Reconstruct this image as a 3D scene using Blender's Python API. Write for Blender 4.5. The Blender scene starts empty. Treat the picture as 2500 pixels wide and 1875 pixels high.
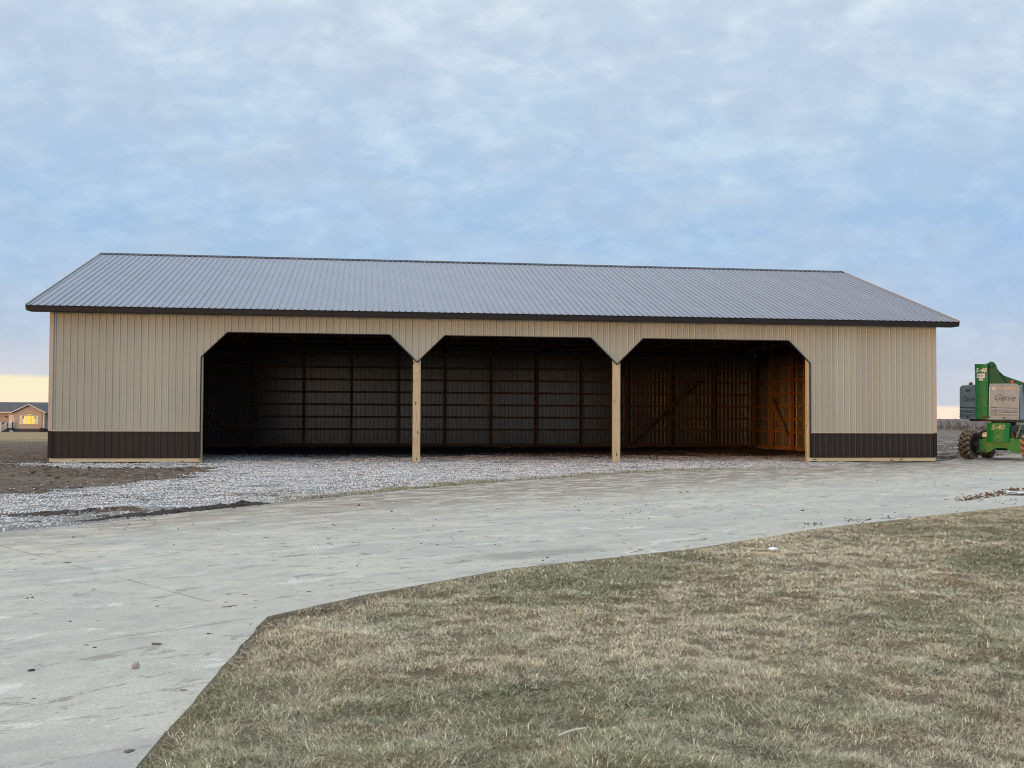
import bpy, bmesh, math, random
import numpy as np
from mathutils import Vector, Matrix, noise as mn
from mathutils.geometry import tessellate_polygon

S = 0.3048                      # the place is measured in feet and built in metres
random.seed(7)
rng = np.random.default_rng(11)
scene = bpy.context.scene
COL = scene.collection
R = math.radians

# ------------------------------------------------------------------ objects
def tag(o, label=None, cat=None, group=None, kind=None):
    if label: o['label'] = label
    if cat: o['category'] = cat
    if group: o['group'] = group
    if kind: o['kind'] = kind
    return o

def empty(name, loc, rz=0.0):
    o = bpy.data.objects.new(name, None)
    COL.objects.link(o)
    o.location = Vector(loc) * S
    o.rotation_euler = (0, 0, rz)
    o.empty_display_size = 0.3
    return o

class MB:
    """collects shapes in feet; build() links them as ONE mesh object in metres"""
    def __init__(self):
        self.v = []; self.f = []; self.m = Matrix.Identity(4)
    def add(self, vs, fs):
        b = len(self.v)
        self.v += [self.m @ Vector(p) for p in vs]
        self.f += [[b + i for i in f] for f in fs]
        return self
    def box(self, x0, x1, y0, y1, z0, z1):
        vs = [(x0,y0,z0),(x1,y0,z0),(x1,y1,z0),(x0,y1,z0),(x0,y0,z1),(x1,y0,z1),(x1,y1,z1),(x0,y1,z1)]
        return self.add(vs, [(3,2,1,0),(4,5,6,7),(0,1,5,4),(1,2,6,5),(2,3,7,6),(3,0,4,7)])
    def bar(self, p0, p1, w, h, up=(0,0,1)):
        p0 = Vector(p0); p1 = Vector(p1); d = (p1 - p0).normalized()
        s = d.cross(Vector(up))
        if s.length < 1e-4: s = d.cross(Vector((1,0,0)))
        s.normalize(); u = s.cross(d)
        vs = []
        for p in (p0, p1):
            for a, b in ((-1,-1),(1,-1),(1,1),(-1,1)):
                vs.append(p + s * (a*w/2) + u * (b*h/2))
        return self.add(vs, [(0,1,2,3),(7,6,5,4),(0,4,5,1),(1,5,6,2),(2,6,7,3),(3,7,4,0)])
    def prism(self, poly, y0, y1):
        """poly in (x, z), pushed from y0 to y1"""
        n = len(poly)
        vs = [(x, y0, z) for x, z in poly] + [(x, y1, z) for x, z in poly]
        fs = [(i, (i+1) % n, n + (i+1) % n, n + i) for i in range(n)]
        tri = tessellate_polygon([[Vector((x, z, 0)) for x, z in poly]])
        fs += [tuple(t) for t in tri] + [tuple(n + i for i in reversed(t)) for t in tri]
        return self.add(vs, fs)
    def plan(self, poly, z0, z1):
        n = len(poly)
        vs = [(x, y, z0) for x, y in poly] + [(x, y, z1) for x, y in poly]
        fs = [(i, (i+1) % n, n + (i+1) % n, n + i) for i in range(n)]
        tri = tessellate_polygon([[Vector((x, y, 0)) for x, y in poly]])
        fs += [tuple(t) for t in tri] + [tuple(n + i for i in reversed(t)) for t in tri]
        return self.add(vs, fs)
    def cyl(self, p0, p1, r0, r1=None, n=16, cap=True):
        r1 = r0 if r1 is None else r1
        p0 = Vector(p0); p1 = Vector(p1); d = (p1 - p0).normalized()
        a = d.orthogonal().normalized(); b = d.cross(a)
        vs = []
        for p, r in ((p0, r0), (p1, r1)):
            for i in range(n):
                t = 2*math.pi*i/n
                vs.append(p + a*(r*math.cos(t)) + b*(r*math.sin(t)))
        fs = [(i, (i+1) % n, n + (i+1) % n, n + i) for i in range(n)]
        if cap: fs += [tuple(reversed(range(n))), tuple(range(n, 2*n))]
        return self.add(vs, fs)
    def tube(self, pts, r, n=8):
        pts = [Vector(p) for p in pts]; vs = []; fs = []
        for k, p in enumerate(pts):
            d = (pts[min(k+1, len(pts)-1)] - pts[max(k-1, 0)]).normalized()
            a = d.cross(Vector((0.3,0.2,1))).normalized(); b = d.cross(a)
            for i in range(n):
                t = 2*math.pi*i/n
                vs.append(p + a*(r*math.cos(t)) + b*(r*math.sin(t)))
        for k in range(len(pts)-1):
            for i in range(n):
                fs.append((k*n+i, k*n+(i+1) % n, (k+1)*n+(i+1) % n, (k+1)*n+i))
        return self.add(vs, fs)
    def build(self, name, mat, parent=None, bevel=0.0, smooth=False, seg=2, fix=True):
        me = bpy.data.meshes.new(name)
        me.from_pydata([tuple(Vector(p)*S) for p in self.v], [], self.f)
        me.update()
        if fix:
            bm = bmesh.new(); bm.from_mesh(me)
            bmesh.ops.recalc_face_normals(bm, faces=bm.faces)
            bm.to_mesh(me); bm.free()
        o = bpy.data.objects.new(name, me)
        COL.objects.link(o)
        if mat: me.materials.append(mat)
        if parent: o.parent = parent
        if bevel:
            b = o.modifiers.new('bevel', 'BEVEL'); b.width = bevel*S; b.segments = seg; b.limit_method = 'ANGLE'; b.angle_limit = R(35)
        if smooth:
            for p in me.polygons: p.use_smooth = True
        return o

def np_mesh(name, v, loops, starts, mat, cols=None, smooth=False):
    """v (n,3) in metres"""
    me = bpy.data.meshes.new(name)
    me.vertices.add(len(v)); me.vertices.foreach_set('co', np.ascontiguousarray(v, dtype=np.float32).ravel())
    me.loops.add(len(loops)); me.loops.foreach_set('vertex_index', np.ascontiguousarray(loops, dtype=np.int32))
    me.polygons.add(len(starts)); me.polygons.foreach_set('loop_start', np.ascontiguousarray(starts, dtype=np.int32))
    me.update(calc_edges=True)
    if cols is not None:
        ca = me.color_attributes.new('tint', 'FLOAT_COLOR', 'POINT')
        c4 = np.ones((len(v), 4), dtype=np.float32); c4[:, :3] = cols
        ca.data.foreach_set('color', c4.ravel())
    if smooth:
        me.polygons.foreach_set('use_smooth', np.ones(len(starts), dtype=bool))
    me.materials.append(mat)
    o = bpy.data.objects.new(name, me); COL.objects.link(o)
    return o

# ------------------------------------------------------------------ materials
class NT:
    def __init__(self, name):
        self.mat = bpy.data.materials.new(name); self.mat.use_nodes = True
        self.t = self.mat.node_tree; self.t.nodes.clear()
        self.out = self.t.nodes.new('ShaderNodeOutputMaterial')
    def n(self, kind, **kw):
        nd = self.t.nodes.new('ShaderNode' + kind)
        ins = kw.pop('ins', {})
        for k, val in kw.items(): setattr(nd, k, val)
        for k, val in ins.items(): self.set(nd, k, val)
        return nd
    def set(self, nd, k, val):
        s = nd.inputs[k]
        if isinstance(val, bpy.types.NodeSocket): self.t.links.new(val, s)
        else: s.default_value = val
    def coord(self, scale=(1,1,1), rot=(0,0,0), kind='Object'):
        tc = self.n('TexCoord')
        return self.n('Mapping', ins={'Vector': tc.outputs[kind], 'Scale': scale, 'Rotation': rot}).outputs[0]
    def noise(self, vec, scale, detail=4.0, rough=0.55, dist=0.0, dims='3D'):
        nd = self.n('TexNoise', ins={'Vector': vec, 'Scale': scale, 'Detail': detail, 'Roughness': rough, 'Distortion': dist})
        return nd.outputs['Fac']
    def ramp(self, fac, stops, interp='LINEAR'):
        nd = self.n('ValToRGB', ins={'Fac': fac}); cr = nd.color_ramp; cr.interpolation = interp
        while len(cr.elements) < len(stops): cr.elements.new(0.5)
        for e, (p, c) in zip(cr.elements, stops):
            e.position = p; e.color = (*c, 1) if len(c) == 3 else c
        return nd.outputs['Color']
    def mr(self, fac, a, b, c=0.0, d=1.0, smooth=True):
        nd = self.n('MapRange', interpolation_type='SMOOTHSTEP' if smooth else 'LINEAR',
                    ins={'Value': fac, 'From Min': a, 'From Max': b, 'To Min': c, 'To Max': d})
        return nd.outputs['Result']
    def mix(self, fac, a, b, mode='MIX'):
        nd = self.n('Mix', data_type='RGBA', blend_type=mode)
        self.set(nd, 0, fac)
        for i, x in ((6, a), (7, b)):
            self.set(nd, i, (*x, 1) if isinstance(x, tuple) and len(x) == 3 else x)
        return nd.outputs[2]
    def math(self, op, a, b=0.0):
        nd = self.n('Math', operation=op); self.set(nd, 0, a); self.set(nd, 1, b); return nd.outputs[0]
    def bump(self, h, strength, dist):
        return self.n('Bump', ins={'Height': h, 'Strength': strength, 'Distance': dist}).outputs[0]
    def bsdf(self, color, rough=0.6, spec=0.5, metal=0.0, normal=None, **kw):
        b = self.n('BsdfPrincipled')
        self.set(b, 'Base Color', (*color, 1) if isinstance(color, tuple) else color)
        self.set(b, 'Roughness', rough); self.set(b, 'Specular IOR Level', spec); self.set(b, 'Metallic', metal)
        if normal is not None: self.set(b, 'Normal', normal)
        for k, val in kw.items(): self.set(b, k, val)
        self.t.links.new(b.outputs[0], self.out.inputs[0])
        return self.mat

def paint(name, c, rough=0.4, spec=0.5, var=0.12, scale=1.5, metal=0.0, dirt=None):
    m = NT(name); v = m.coord()
    n1 = m.noise(v, scale, 5); n2 = m.noise(v, scale*14, 3)
    f = m.math('ADD', m.math('MULTIPLY', n1, 0.7), m.math('MULTIPLY', n2, 0.3))
    lo = tuple(x*(1-var) for x in c); hi = tuple(min(1, x*(1+var)) for x in c)
    col = m.ramp(f, [(0.3, lo), (0.7, hi)])
    if dirt:
        col = m.mix(m.mr(m.noise(v, scale*3, 6, 0.7), 0.52, 0.72, 0, 0.75), col, dirt)
    ro = m.mr(n1, 0.3, 0.7, rough*0.85, rough*1.15)
    return m.bsdf(col, ro, spec, metal)

def sheet_metal(name, c, back, rough=0.38, spec=0.5, var=0.05, brough=0.22, bspec=0.8, rows=None):
    """painted steel sheet: outer colour, primer on its back"""
    m = NT(name); v = m.coord(); st = m.coord((1.2, 1.2, 0.12))
    n1 = m.noise(v, 0.5, 4); n2 = m.noise(st, 3.0, 5, 0.6)
    f = m.math('ADD', m.math('MULTIPLY', n1, 0.5), m.math('MULTIPLY', n2, 0.5))
    col = m.ramp(f, [(0.3, tuple(x*(1-var) for x in c)), (0.7, tuple(x*(1+var) for x in c))])
    g = m.n('NewGeometry')
    tc = m.n('TexCoord'); sx = m.n('SeparateXYZ', ins={'Vector': tc.outputs['Object']})
    wn = m.n('TexWhiteNoise', noise_dimensions='1D', ins={'W': m.math('FLOOR', m.math('DIVIDE', m.math('ADD', m.math('ADD', sx.outputs[0], sx.outputs[1]), 61.3), 0.9144))})
    tone = m.mr(wn.outputs['Value'], 0, 1, 0.94, 1.06, False)
    col = m.n('VectorMath', operation='SCALE', ins={0: col, 'Scale': tone}).outputs[0]
    if rows:                                   # rows of screws over the framing
        dot = m.math('MULTIPLY', m.mr(m.math('PINGPONG', m.math('ADD', sx.outputs[rows[0]], rows[2]), rows[1]/2), 0.012, 0.03, 1, 0), m.mr(m.math('PINGPONG', m.math('ADD', sx.outputs[0], 31.0), 0.1143), 0.015, 0.035, 1, 0))
        col = m.mix(m.math('MULTIPLY', dot, 0.55), col, tuple(x*0.3 for x in c))
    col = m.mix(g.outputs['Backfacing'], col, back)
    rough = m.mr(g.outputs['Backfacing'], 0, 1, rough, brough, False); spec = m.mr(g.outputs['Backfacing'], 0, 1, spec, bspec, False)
    nz = m.bump(m.noise(v, 2.2, 2), 0.10, 0.02)          # oil-canning of the thin sheet
    return m.bsdf(col, rough, spec, 0.0, nz)

def wood(name, a, b, axis='z', knots=True, rough=0.7):
    m = NT(name)
    sc = {'z': (9, 9, 0.55), 'x': (0.55, 9, 9), 'y': (9, 0.55, 9)}[axis]
    v = m.coord(sc); v1 = m.coord()
    g = m.noise(v, 3.0, 6, 0.6, 0.6)
    blotch = m.noise(v1, 1.3, 3)
    col = m.ramp(m.math('ADD', m.math('MULTIPLY', g, 0.7), m.math('MULTIPLY', blotch, 0.3)), [(0.32, b), (0.5, a), (0.72, tuple(min(1, x*1.12) for x in a))])
    if knots:
        kv = m.coord({'z': (6.5, 6.5, 2.1), 'x': (2.1, 6.5, 6.5), 'y': (6.5, 2.1, 6.5)}[axis])
        vo = m.n('TexVoronoi', ins={'Vector': kv, 'Scale': 1.0, 'Randomness': 1.0})
        k = m.mr(vo.outputs['Distance'], 0.10, 0.19, 1, 0)
        col = m.mix(k, col, tuple(x*0.18 for x in b))
    return m.bsdf(col, rough, 0.3, 0, m.bump(g, 0.25, 0.006))

M = {}
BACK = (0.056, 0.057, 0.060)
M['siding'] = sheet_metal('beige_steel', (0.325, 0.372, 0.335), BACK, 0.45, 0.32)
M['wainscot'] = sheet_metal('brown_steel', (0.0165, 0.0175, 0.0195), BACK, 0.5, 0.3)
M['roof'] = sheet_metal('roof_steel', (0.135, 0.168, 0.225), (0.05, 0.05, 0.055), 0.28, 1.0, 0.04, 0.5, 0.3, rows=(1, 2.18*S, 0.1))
M['trim_dark'] = paint('dark_trim', (0.013, 0.0125, 0.013), 0.5, 0.3, 0.1)
M['trim_beige'] = paint('beige_trim', (0.40, 0.385, 0.33), 0.40, 0.5, 0.05)
M['rake'] = paint('rake_trim', (0.26, 0.255, 0.24), 0.40, 0.5, 0.05)
M['post'] = wood('treated_post', (0.45, 0.43, 0.30), (0.32, 0.28, 0.17), 'z')
M['skirt'] = wood('treated_skirt', (0.50, 0.53, 0.39), (0.40, 0.40, 0.265), 'x')
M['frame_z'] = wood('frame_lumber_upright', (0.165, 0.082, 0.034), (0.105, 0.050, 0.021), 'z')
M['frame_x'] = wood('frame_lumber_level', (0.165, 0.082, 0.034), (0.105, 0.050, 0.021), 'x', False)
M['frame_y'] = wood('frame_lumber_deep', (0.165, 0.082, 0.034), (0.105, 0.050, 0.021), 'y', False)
M['white_trim'] = paint('white_vinyl', (0.72, 0.71, 0.68), 0.5, 0.4, 0.04)
M['tan_vinyl'] = paint('tan_vinyl', (0.42, 0.35, 0.29), 0.6, 0.3, 0.05)
M['blue_vinyl'] = paint('grey_vinyl', (0.36, 0.38, 0.39), 0.6, 0.3, 0.05)
M['found'] = paint('foundation_block', (0.07, 0.07, 0.085), 0.9, 0.2, 0.2, 3)
M['black'] = paint('black_plastic', (0.012, 0.012, 0.014), 0.5, 0.4, 0.2)
M['green'] = paint('machine_green', (0.008, 0.185, 0.046), 0.5, 0.3, 0.18, 2.0, dirt=(0.022, 0.09, 0.025))
M['green_dark'] = paint('machine_green_dark', (0.008, 0.085, 0.038), 0.5, 0.3, 0.2, 2.5)  # darker green for the chassis, riser and boom
M['machine_grey'] = paint('machine_grey', (0.30, 0.30, 0.30), 0.5, 0.35, 0.10, 2.2, dirt=(0.22, 0.20, 0.18))
def grimy(name, c, rough):
    m = NT(name); v = m.coord(); st = m.coord((3.0, 3.0, 0.35))
    col = m.ramp(m.noise(v, 1.6, 5), [(0.3, tuple(x*0.88 for x in c)), (0.7, tuple(x*1.1 for x in c))])
    col = m.mix(m.mr(m.noise(st, 2.4, 7, 0.7), 0.50, 0.68, 0, 0.6), col, (0.17, 0.155, 0.135))
    col = m.mix(m.mr(m.noise(m.coord((1.2, 1.2, 6.0)), 5.0, 5, 0.75), 0.64, 0.67, 0, 0.8), col, (0.06, 0.058, 0.055))
    col = m.mix(m.mr(m.noise(m.coord((9.0, 9.0, 1.4)), 3.0, 4, 0.7), 0.66, 0.69, 0, 0.8), col, (0.55, 0.55, 0.54))
    return m.bsdf(col, rough, 0.35)
M['machine_grey'] = grimy('machine_grey_worn', (0.275, 0.325, 0.355), 0.5)
M['groove'] = paint('grey_letter_edge', (0.05, 0.05, 0.055), 0.6, 0.3, 0.2)
M['letter'] = paint('cream_letters', (0.80, 0.78, 0.62), 0.45, 0.4, 0.06, 8)
M['letter_dark'] = paint('dark_cream_letters', (0.36, 0.38, 0.25), 0.6, 0.3, 0.2, 14)  # darker cream for the lower model mark
M['plate'] = paint('decal_white', (0.68, 0.66, 0.66), 0.5, 0.4, 0.1, 20)
M['sunset_foil'] = paint('sunset_painted_foil', (0.75, 0.45, 0.22), 0.25, 0.6, 0.15, 12, metal=0.85)  # reflected sunset painted into the lettering as orange
M['rubber'] = paint('muddy_rubber', (0.055, 0.045, 0.038), 0.85, 0.25, 0.25, 6, dirt=(0.20, 0.145, 0.10))
M['tread'] = paint('tread_mud', (0.27, 0.185, 0.125), 0.95, 0.15, 0.30, 7, dirt=(0.16, 0.115, 0.08))
M['hose'] = paint('black_hose', (0.02, 0.02, 0.022), 0.5, 0.4, 0.2)
M['steel'] = paint('greasy_steel', (0.16, 0.16, 0.165), 0.45, 0.5, 0.3, 9, metal=0.5)
M['beacon'] = paint('amber_red_lens', (0.55, 0.075, 0.03), 0.18, 0.6, 0.1)
M['boulder'] = paint('pale_boulder', (0.34, 0.32, 0.29), 0.9, 0.2, 0.2, 5)
M['clod'] = paint('mud_clod', (0.075, 0.058, 0.045), 0.95, 0.1, 0.45, 9)
M['leaf_dirt'] = paint('brown_leaf_dirt', (0.13, 0.075, 0.045), 0.95, 0.1, 0.5, 12)
M['twig'] = paint('bare_twig', (0.085, 0.068, 0.072), 0.9, 0.1, 0.3, 1)
M['strip_wood'] = paint('bleached_wood', (0.55, 0.50, 0.40), 0.8, 0.2, 0.2, 20)
M['paper'] = paint('white_paper', (0.80, 0.80, 0.80), 0.7, 0.3, 0.03)
M['plastic'] = paint('pale_blue_plastic', (0.50, 0.60, 0.74), 0.22, 0.6, 0.15, 8)

def shingles():
    m = NT('asphalt_shingle'); v = m.coord()
    br = m.n('TexBrick', ins={'Vector': m.coord((1, 1, 1)), 'Scale': 3.0, 'Color1': (0.075, 0.08, 0.09, 1), 'Color2': (0.12, 0.12, 0.125, 1), 'Mortar': (0.05, 0.05, 0.055, 1), 'Mortar Size': 0.01})
    col = m.mix(0.5, br.outputs['Color'], m.ramp(m.noise(v, 3, 6), [(0.3, (0.07, 0.075, 0.085)), (0.7, (0.14, 0.14, 0.145))]))
    return m.bsdf(col, 0.95, 0.2)
M['shingle'] = shingles()

def painted_glow_pane():
    m = NT('painted_sunset_pane'); v = m.coord()
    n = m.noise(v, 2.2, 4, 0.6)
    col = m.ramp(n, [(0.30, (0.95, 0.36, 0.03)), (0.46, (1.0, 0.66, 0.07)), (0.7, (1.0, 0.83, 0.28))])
    b = m.n('BsdfPrincipled', ins={'Base Color': (0.05, 0.04, 0.03, 1), 'Roughness': 0.05, 'Emission Color': col, 'Emission Strength': 0.72})  # sunset reflection in the glass put in as emission
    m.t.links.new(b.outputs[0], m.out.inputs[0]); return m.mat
M['pane'] = painted_glow_pane()
M['dark_pane'] = paint('dark_pane', (0.05, 0.035, 0.02), 0.08, 0.6, 0.2)

# ---- ground materials -------------------------------------------------
DA = math.atan2(0.586, 0.81)            # heading of the drive
def concrete():
    m = NT('drive_concrete')
    v = m.coord()
    tc = m.n('TexCoord')
    off = m.n('VectorMath', operation='SUBTRACT', ins={0: tc.outputs['Object'], 1: (31.75*S, -92.9*S, 0)})
    vr = m.n('VectorRotate', rotation_type='Z_AXIS', ins={'Vector': off.outputs[0], 'Angle': -DA}).outputs[0]
    al = m.n('Mapping', ins={'Vector': vr, 'Scale': (0.42, 1.05, 1)}).outputs[0]     # streaks run with the traffic
    al2 = m.n('Mapping', ins={'Vector': vr, 'Scale': (0.95, 2.1, 1)}).outputs[0]
    big = m.noise(v, 0.22, 5, 0.6)
    fine = m.noise(v, 55, 4, 0.7)
    mid = m.noise(v, 4.0, 6, 0.65)
    col = m.ramp(big, [(0.32, (0.425, 0.415, 0.355)), (0.52, (0.495, 0.482, 0.41)), (0.7, (0.545, 0.525, 0.44))])
    col = m.mix(m.mr(mid, 0.42, 0.62, 0, 0.6), col, (0.38, 0.37, 0.32))
    # tyre-dragged pale clay and lime dust
    s1 = m.noise(al, 1.5, 8, 0.68, 0.4)
    col = m.mix(m.math('MULTIPLY', m.mr(s1, 0.47, 0.55, 0, 0.85), m.mr(m.n('SeparateXYZ', ins={'Vector': vr}).outputs[1], 1.0, 8.5, 0.35, 1.0)), col, (0.62, 0.565, 0.44))
    s2 = m.noise(al2, 1.1, 8, 0.7, 0.8)
    col = m.mix(m.mr(s2, 0.585, 0.625, 0, 0.6), col, (0.72, 0.71, 0.64))
    # tan mud smeared along the gravel side
    sep = m.n('SeparateXYZ', ins={'Vector': vr})
    edge = m.mr(m.math('ADD', sep.outputs[1], m.math('MULTIPLY', m.noise(al, 1.2, 5), 4.0)), 6.0, 11.5)
    s3 = m.noise(al, 2.6, 9, 0.72, 0.6)
    col = m.mix(m.math('MULTIPLY', edge, m.mr(s3, 0.42, 0.54, 0.1, 1.0)), col, (0.235, 0.175, 0.115))
    s4 = m.noise(al2, 2.3, 9, 0.75, 0.5)
    col = m.mix(m.math('MULTIPLY', m.mr(s4, 0.555, 0.60, 0, 0.75), m.mr(big, 0.35, 0.6, 0.35, 1.0)), col, (0.17, 0.14, 0.115))
    # tyre rubber / damp stain
    s5 = m.noise(m.n('Mapping', ins={'Vector': vr, 'Scale': (0.22, 0.55, 1)}).outputs[0], 1.9, 6, 0.6, 0.6)
    col = m.mix(m.mr(s5, 0.52, 0.68, 0, 0.6), col, (0.33, 0.325, 0.30))
    # damp oily patch right of the middle
    so = m.n('VectorMath', operation='SUBTRACT', ins={0: tc.outputs['Object'], 1: (41.0*S, -81.0*S, 0)}).outputs[0]
    so = m.n('VectorRotate', rotation_type='Z_AXIS', ins={'Vector': so, 'Angle': -R(27)}).outputs[0]
    so = m.n('Mapping', ins={'Vector': so, 'Scale': (0.62, 2.3, 1)}).outputs[0]
    sd_ = m.math('ADD', m.n('VectorMath', operation='LENGTH', ins={0: so}).outputs['Value'], m.math('MULTIPLY', m.noise(v, 3.0, 5), 0.9))
    col = m.mix(m.mr(sd_, 0.75, 1.35, 0.6, 0), col, (0.20, 0.185, 0.155))
    # crumbs of mud
    vo = m.n('TexVoronoi', ins={'Vector': v, 'Scale': 3.1, 'Randomness': 1.0})
    crumb = m.math('MULTIPLY', m.mr(vo.outputs['Distance'], 0.05, 0.10, 1, 0), m.mr(m.noise(v, 0.5, 4), 0.42, 0.6))
    col = m.mix(m.math('MULTIPLY', crumb, 0.8), col, (0.085, 0.07, 0.055))
    # tooled joints
    def joint(axis, period):
        f = m.math('PINGPONG', sep.outputs[axis], period/2)
        return m.mr(f, 0.008, 0.022, 1, 0)
    jj = m.math('MAXIMUM', joint(1, 12.0*S*1.0), joint(0, 13.5*S))
    jj = m.math('MULTIPLY', jj, m.mr(m.noise(v, 1.2, 4), 0.40, 0.56, 0.03, 0.5))
    col = m.mix(jj, col, (0.10, 0.095, 0.09))
    col = m.mix(m.mr(fine, 0.38, 0.62, 0, 0.4), col, (0.24, 0.24, 0.235))
    h = m.math('ADD', m.math('MULTIPLY', fine, 0.25), m.math('MULTIPLY', mid, 0.5))
    return m.bsdf(col, m.mr(big, 0.3, 0.7, 0.62, 0.85), 0.35, 0, m.bump(h, 0.25, 0.01))

def gravel_bed():
    m = NT('limestone_bed'); v = m.coord()
    a = m.n('TexVoronoi', ins={'Vector': v, 'Scale': 40.0, 'Randomness': 1.0})
    e = m.n('TexVoronoi', feature='DISTANCE_TO_EDGE', ins={'Vector': v, 'Scale': 40.0, 'Randomness': 1.0})
    sep = m.n('SeparateColor', ins={'Color': a.outputs['Color']})
    col = m.ramp(sep.outputs[0], [(0.0, (0.30, 0.29, 0.27)), (0.5, (0.46, 0.47, 0.45)), (1.0, (0.66, 0.67, 0.645))])
    gap = m.mr(e.outputs['Distance'], 0.03, 0.16, 1, 0)
    col = m.mix(gap, col, (0.17, 0.16, 0.15))
    big = m.noise(v, 0.55, 7, 0.7, 0.4)
    col = m.mix(m.mr(big, 0.50, 0.61, 0, 0.8), col, (0.17, 0.138, 0.105))
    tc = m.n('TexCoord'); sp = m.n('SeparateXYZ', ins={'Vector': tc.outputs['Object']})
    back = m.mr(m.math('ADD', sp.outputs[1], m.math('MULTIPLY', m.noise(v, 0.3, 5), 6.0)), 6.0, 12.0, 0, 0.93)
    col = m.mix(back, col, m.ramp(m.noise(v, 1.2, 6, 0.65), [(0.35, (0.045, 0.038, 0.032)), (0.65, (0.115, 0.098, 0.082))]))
    h = m.math('ADD', m.math('MULTIPLY', e.outputs['Distance'], 1.0), m.math('MULTIPLY', sep.outputs[1], 0.5))
    return m.bsdf(col, 0.9, 0.2, 0, m.bump(h, 1.0, 0.05))

def tinted(name, rough=0.85, spec=0.2, var=0.25, scale=30, trans=0.0):
    m = NT(name); at = m.n('VertexColor', layer_name='tint'); v = m.coord()
    k = m.mr(m.noise(v, scale, 3), 0.3, 0.7, 1-var, 1+var)
    sc = m.n('VectorMath', operation='SCALE', ins={0: at.outputs['Color'], 'Scale': k})
    return m.bsdf(sc.outputs[0], rough, spec)

def earth():
    m = NT('bare_earth'); v = m.coord()
    tc = m.n('TexCoord'); sep = m.n('SeparateXYZ', ins={'Vector': tc.outputs['Object']})
    n1 = m.noise(v, 0.55, 8, 0.68, 0.3); n2 = m.noise(v, 6.0, 6, 0.7); n3 = m.noise(v, 0.09, 5, 0.6, 0.5)
    mud = m.ramp(n1, [(0.30, (0.050, 0.039, 0.030)), (0.5, (0.100, 0.077, 0.056)), (0.68, (0.165, 0.13, 0.094))])
    mud = m.mix(m.mr(m.noise(m.coord((0.12, 0.5, 1)), 1.0, 8, 0.72), 0.44, 0.60, 0, 0.7), mud, (0.06, 0.046, 0.035))
    mud = m.mix(m.mr(n2, 0.42, 0.62, 0, 0.7), mud, (0.215, 0.175, 0.130))
    # stubble and winter grass further out
    st = m.ramp(m.noise(m.coord((0.25, 1.2, 1)), 0.35, 7, 0.65), [(0.3, (0.15, 0.125, 0.06)), (0.5, (0.27, 0.215, 0.115)), (0.7, (0.36, 0.285, 0.16))])
    gl = m.mr(m.math('ADD', sep.outputs[1], m.math('MULTIPLY', n3, 30)), 36, 58)
    left = m.mr(sep.outputs[0], 10, 25, 1, 0)
    col = m.mix(m.math('MULTIPLY', gl, left), mud, st)
    # grey clodded field on the right
    fld = m.ramp(m.noise(m.coord((0.5, 0.5, 1)), 0.9, 9, 0.74), [(0.40, (0.055, 0.045, 0.037)), (0.49, (0.12, 0.098, 0.078)), (0.58, (0.29, 0.25, 0.205))])
    col = m.mix(m.mr(sep.outputs[0], 24, 30), col, fld)
    h = m.math('ADD', m.math('MULTIPLY', n1, 1.0), m.math('MULTIPLY', n2, 0.5))
    return m.bsdf(col, 0.95, 0.15, 0, m.bump(h, 0.9, 0.08))

def thatch():
    m = NT('thatch'); v = m.coord()
    n1 = m.noise(v, 0.7, 6, 0.6); n2 = m.noise(v, 70, 4, 0.7)
    col = m.ramp(n1, [(0.35, (0.15, 0.125, 0.08)), (0.62, (0.25, 0.205, 0.135))])
    col = m.mix(m.mr(n2, 0.4, 0.65, 0, 0.6), col, (0.11, 0.09, 0.055))
    return m.bsdf(col, 0.95, 0.1, 0, m.bump(n2, 1.0, 0.02))

M['concrete'] = concrete(); M['gravel'] = gravel_bed(); M['stone'] = tinted('limestone', 0.85, 0.25, 0.15, 60)
M['blade'] = tinted('grass_blade', 0.7, 0.25, 0.2, 12); M['earth'] = earth(); M['thatch'] = thatch()

# ------------------------------------------------------------------ barn
L, W, RY = 104.0, 60.65, 30.32
ZB, ZW, ZE, ZR = 0.58, 3.54, 17.17, 27.60          # panel foot, wainscot top, eave, ridge
OVX0, OVX1, OVY = 2.1, 2.2, 1.54
A0, A1, A2, A3 = 16.1, 40.2, 63.75, 87.7
ZJ0, ZJ3, ZV, ZO = 11.85, 11.98, 11.53, 14.64
TAN = (ZR-ZE)/(RY+OVY)
PITCH = 0.75

def profile(x0, x1, phase, shape=((-.088, 0), (-.032, .048), (.032, .048), (.088, 0))):
    """(position, height) along ribbed sheet: tall rib every 9 in, two small ones between"""
    pts = [(x0, 0.0)]
    k0 = int((x0-phase)//PITCH) - 1
    k = k0
    while phase + k*PITCH < x1 + PITCH:
        c = phase + k*PITCH
        for dx, h in (*((a, h*(1.0 + (0.14 if k % 4 == 0 else 0.06*math.sin(k*7.3)))) for a, h in shape),
                      (.225, 0), (.25, .014), (.275, 0), (.475, 0), (.50, .014), (.525, 0)):
            p = c + dx
            if x0 + 1e-4 < p < x1 - 1e-4: pts.append((p, h))
        k += 1
    pts.append((x1, 0.0))
    return pts

def refine(pts, extra):
    out = list(pts)
    for e in extra:
        for i in range(len(out)-1):
            (xa, ha), (xb, hb) = out[i], out[i+1]
            if xa + 1e-4 < e < xb - 1e-4:
                t = (e-xa)/(xb-xa); out.insert(i+1, (e, ha + (hb-ha)*t)); break
    return out

def sheet(mb, pts, lo, hi, place):
    """lo(x), hi(x): edges of the sheet; place(x, h, z) -> point"""
    vs = []; fs = []
    for i, (x, h) in enumerate(pts):
        vs += [place(x, h, lo(x)), place(x, h, hi(x))]
        if i: b = 2*i; fs.append((b-2, b, b+1, b-1))
    mb.add(vs, fs)

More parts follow.
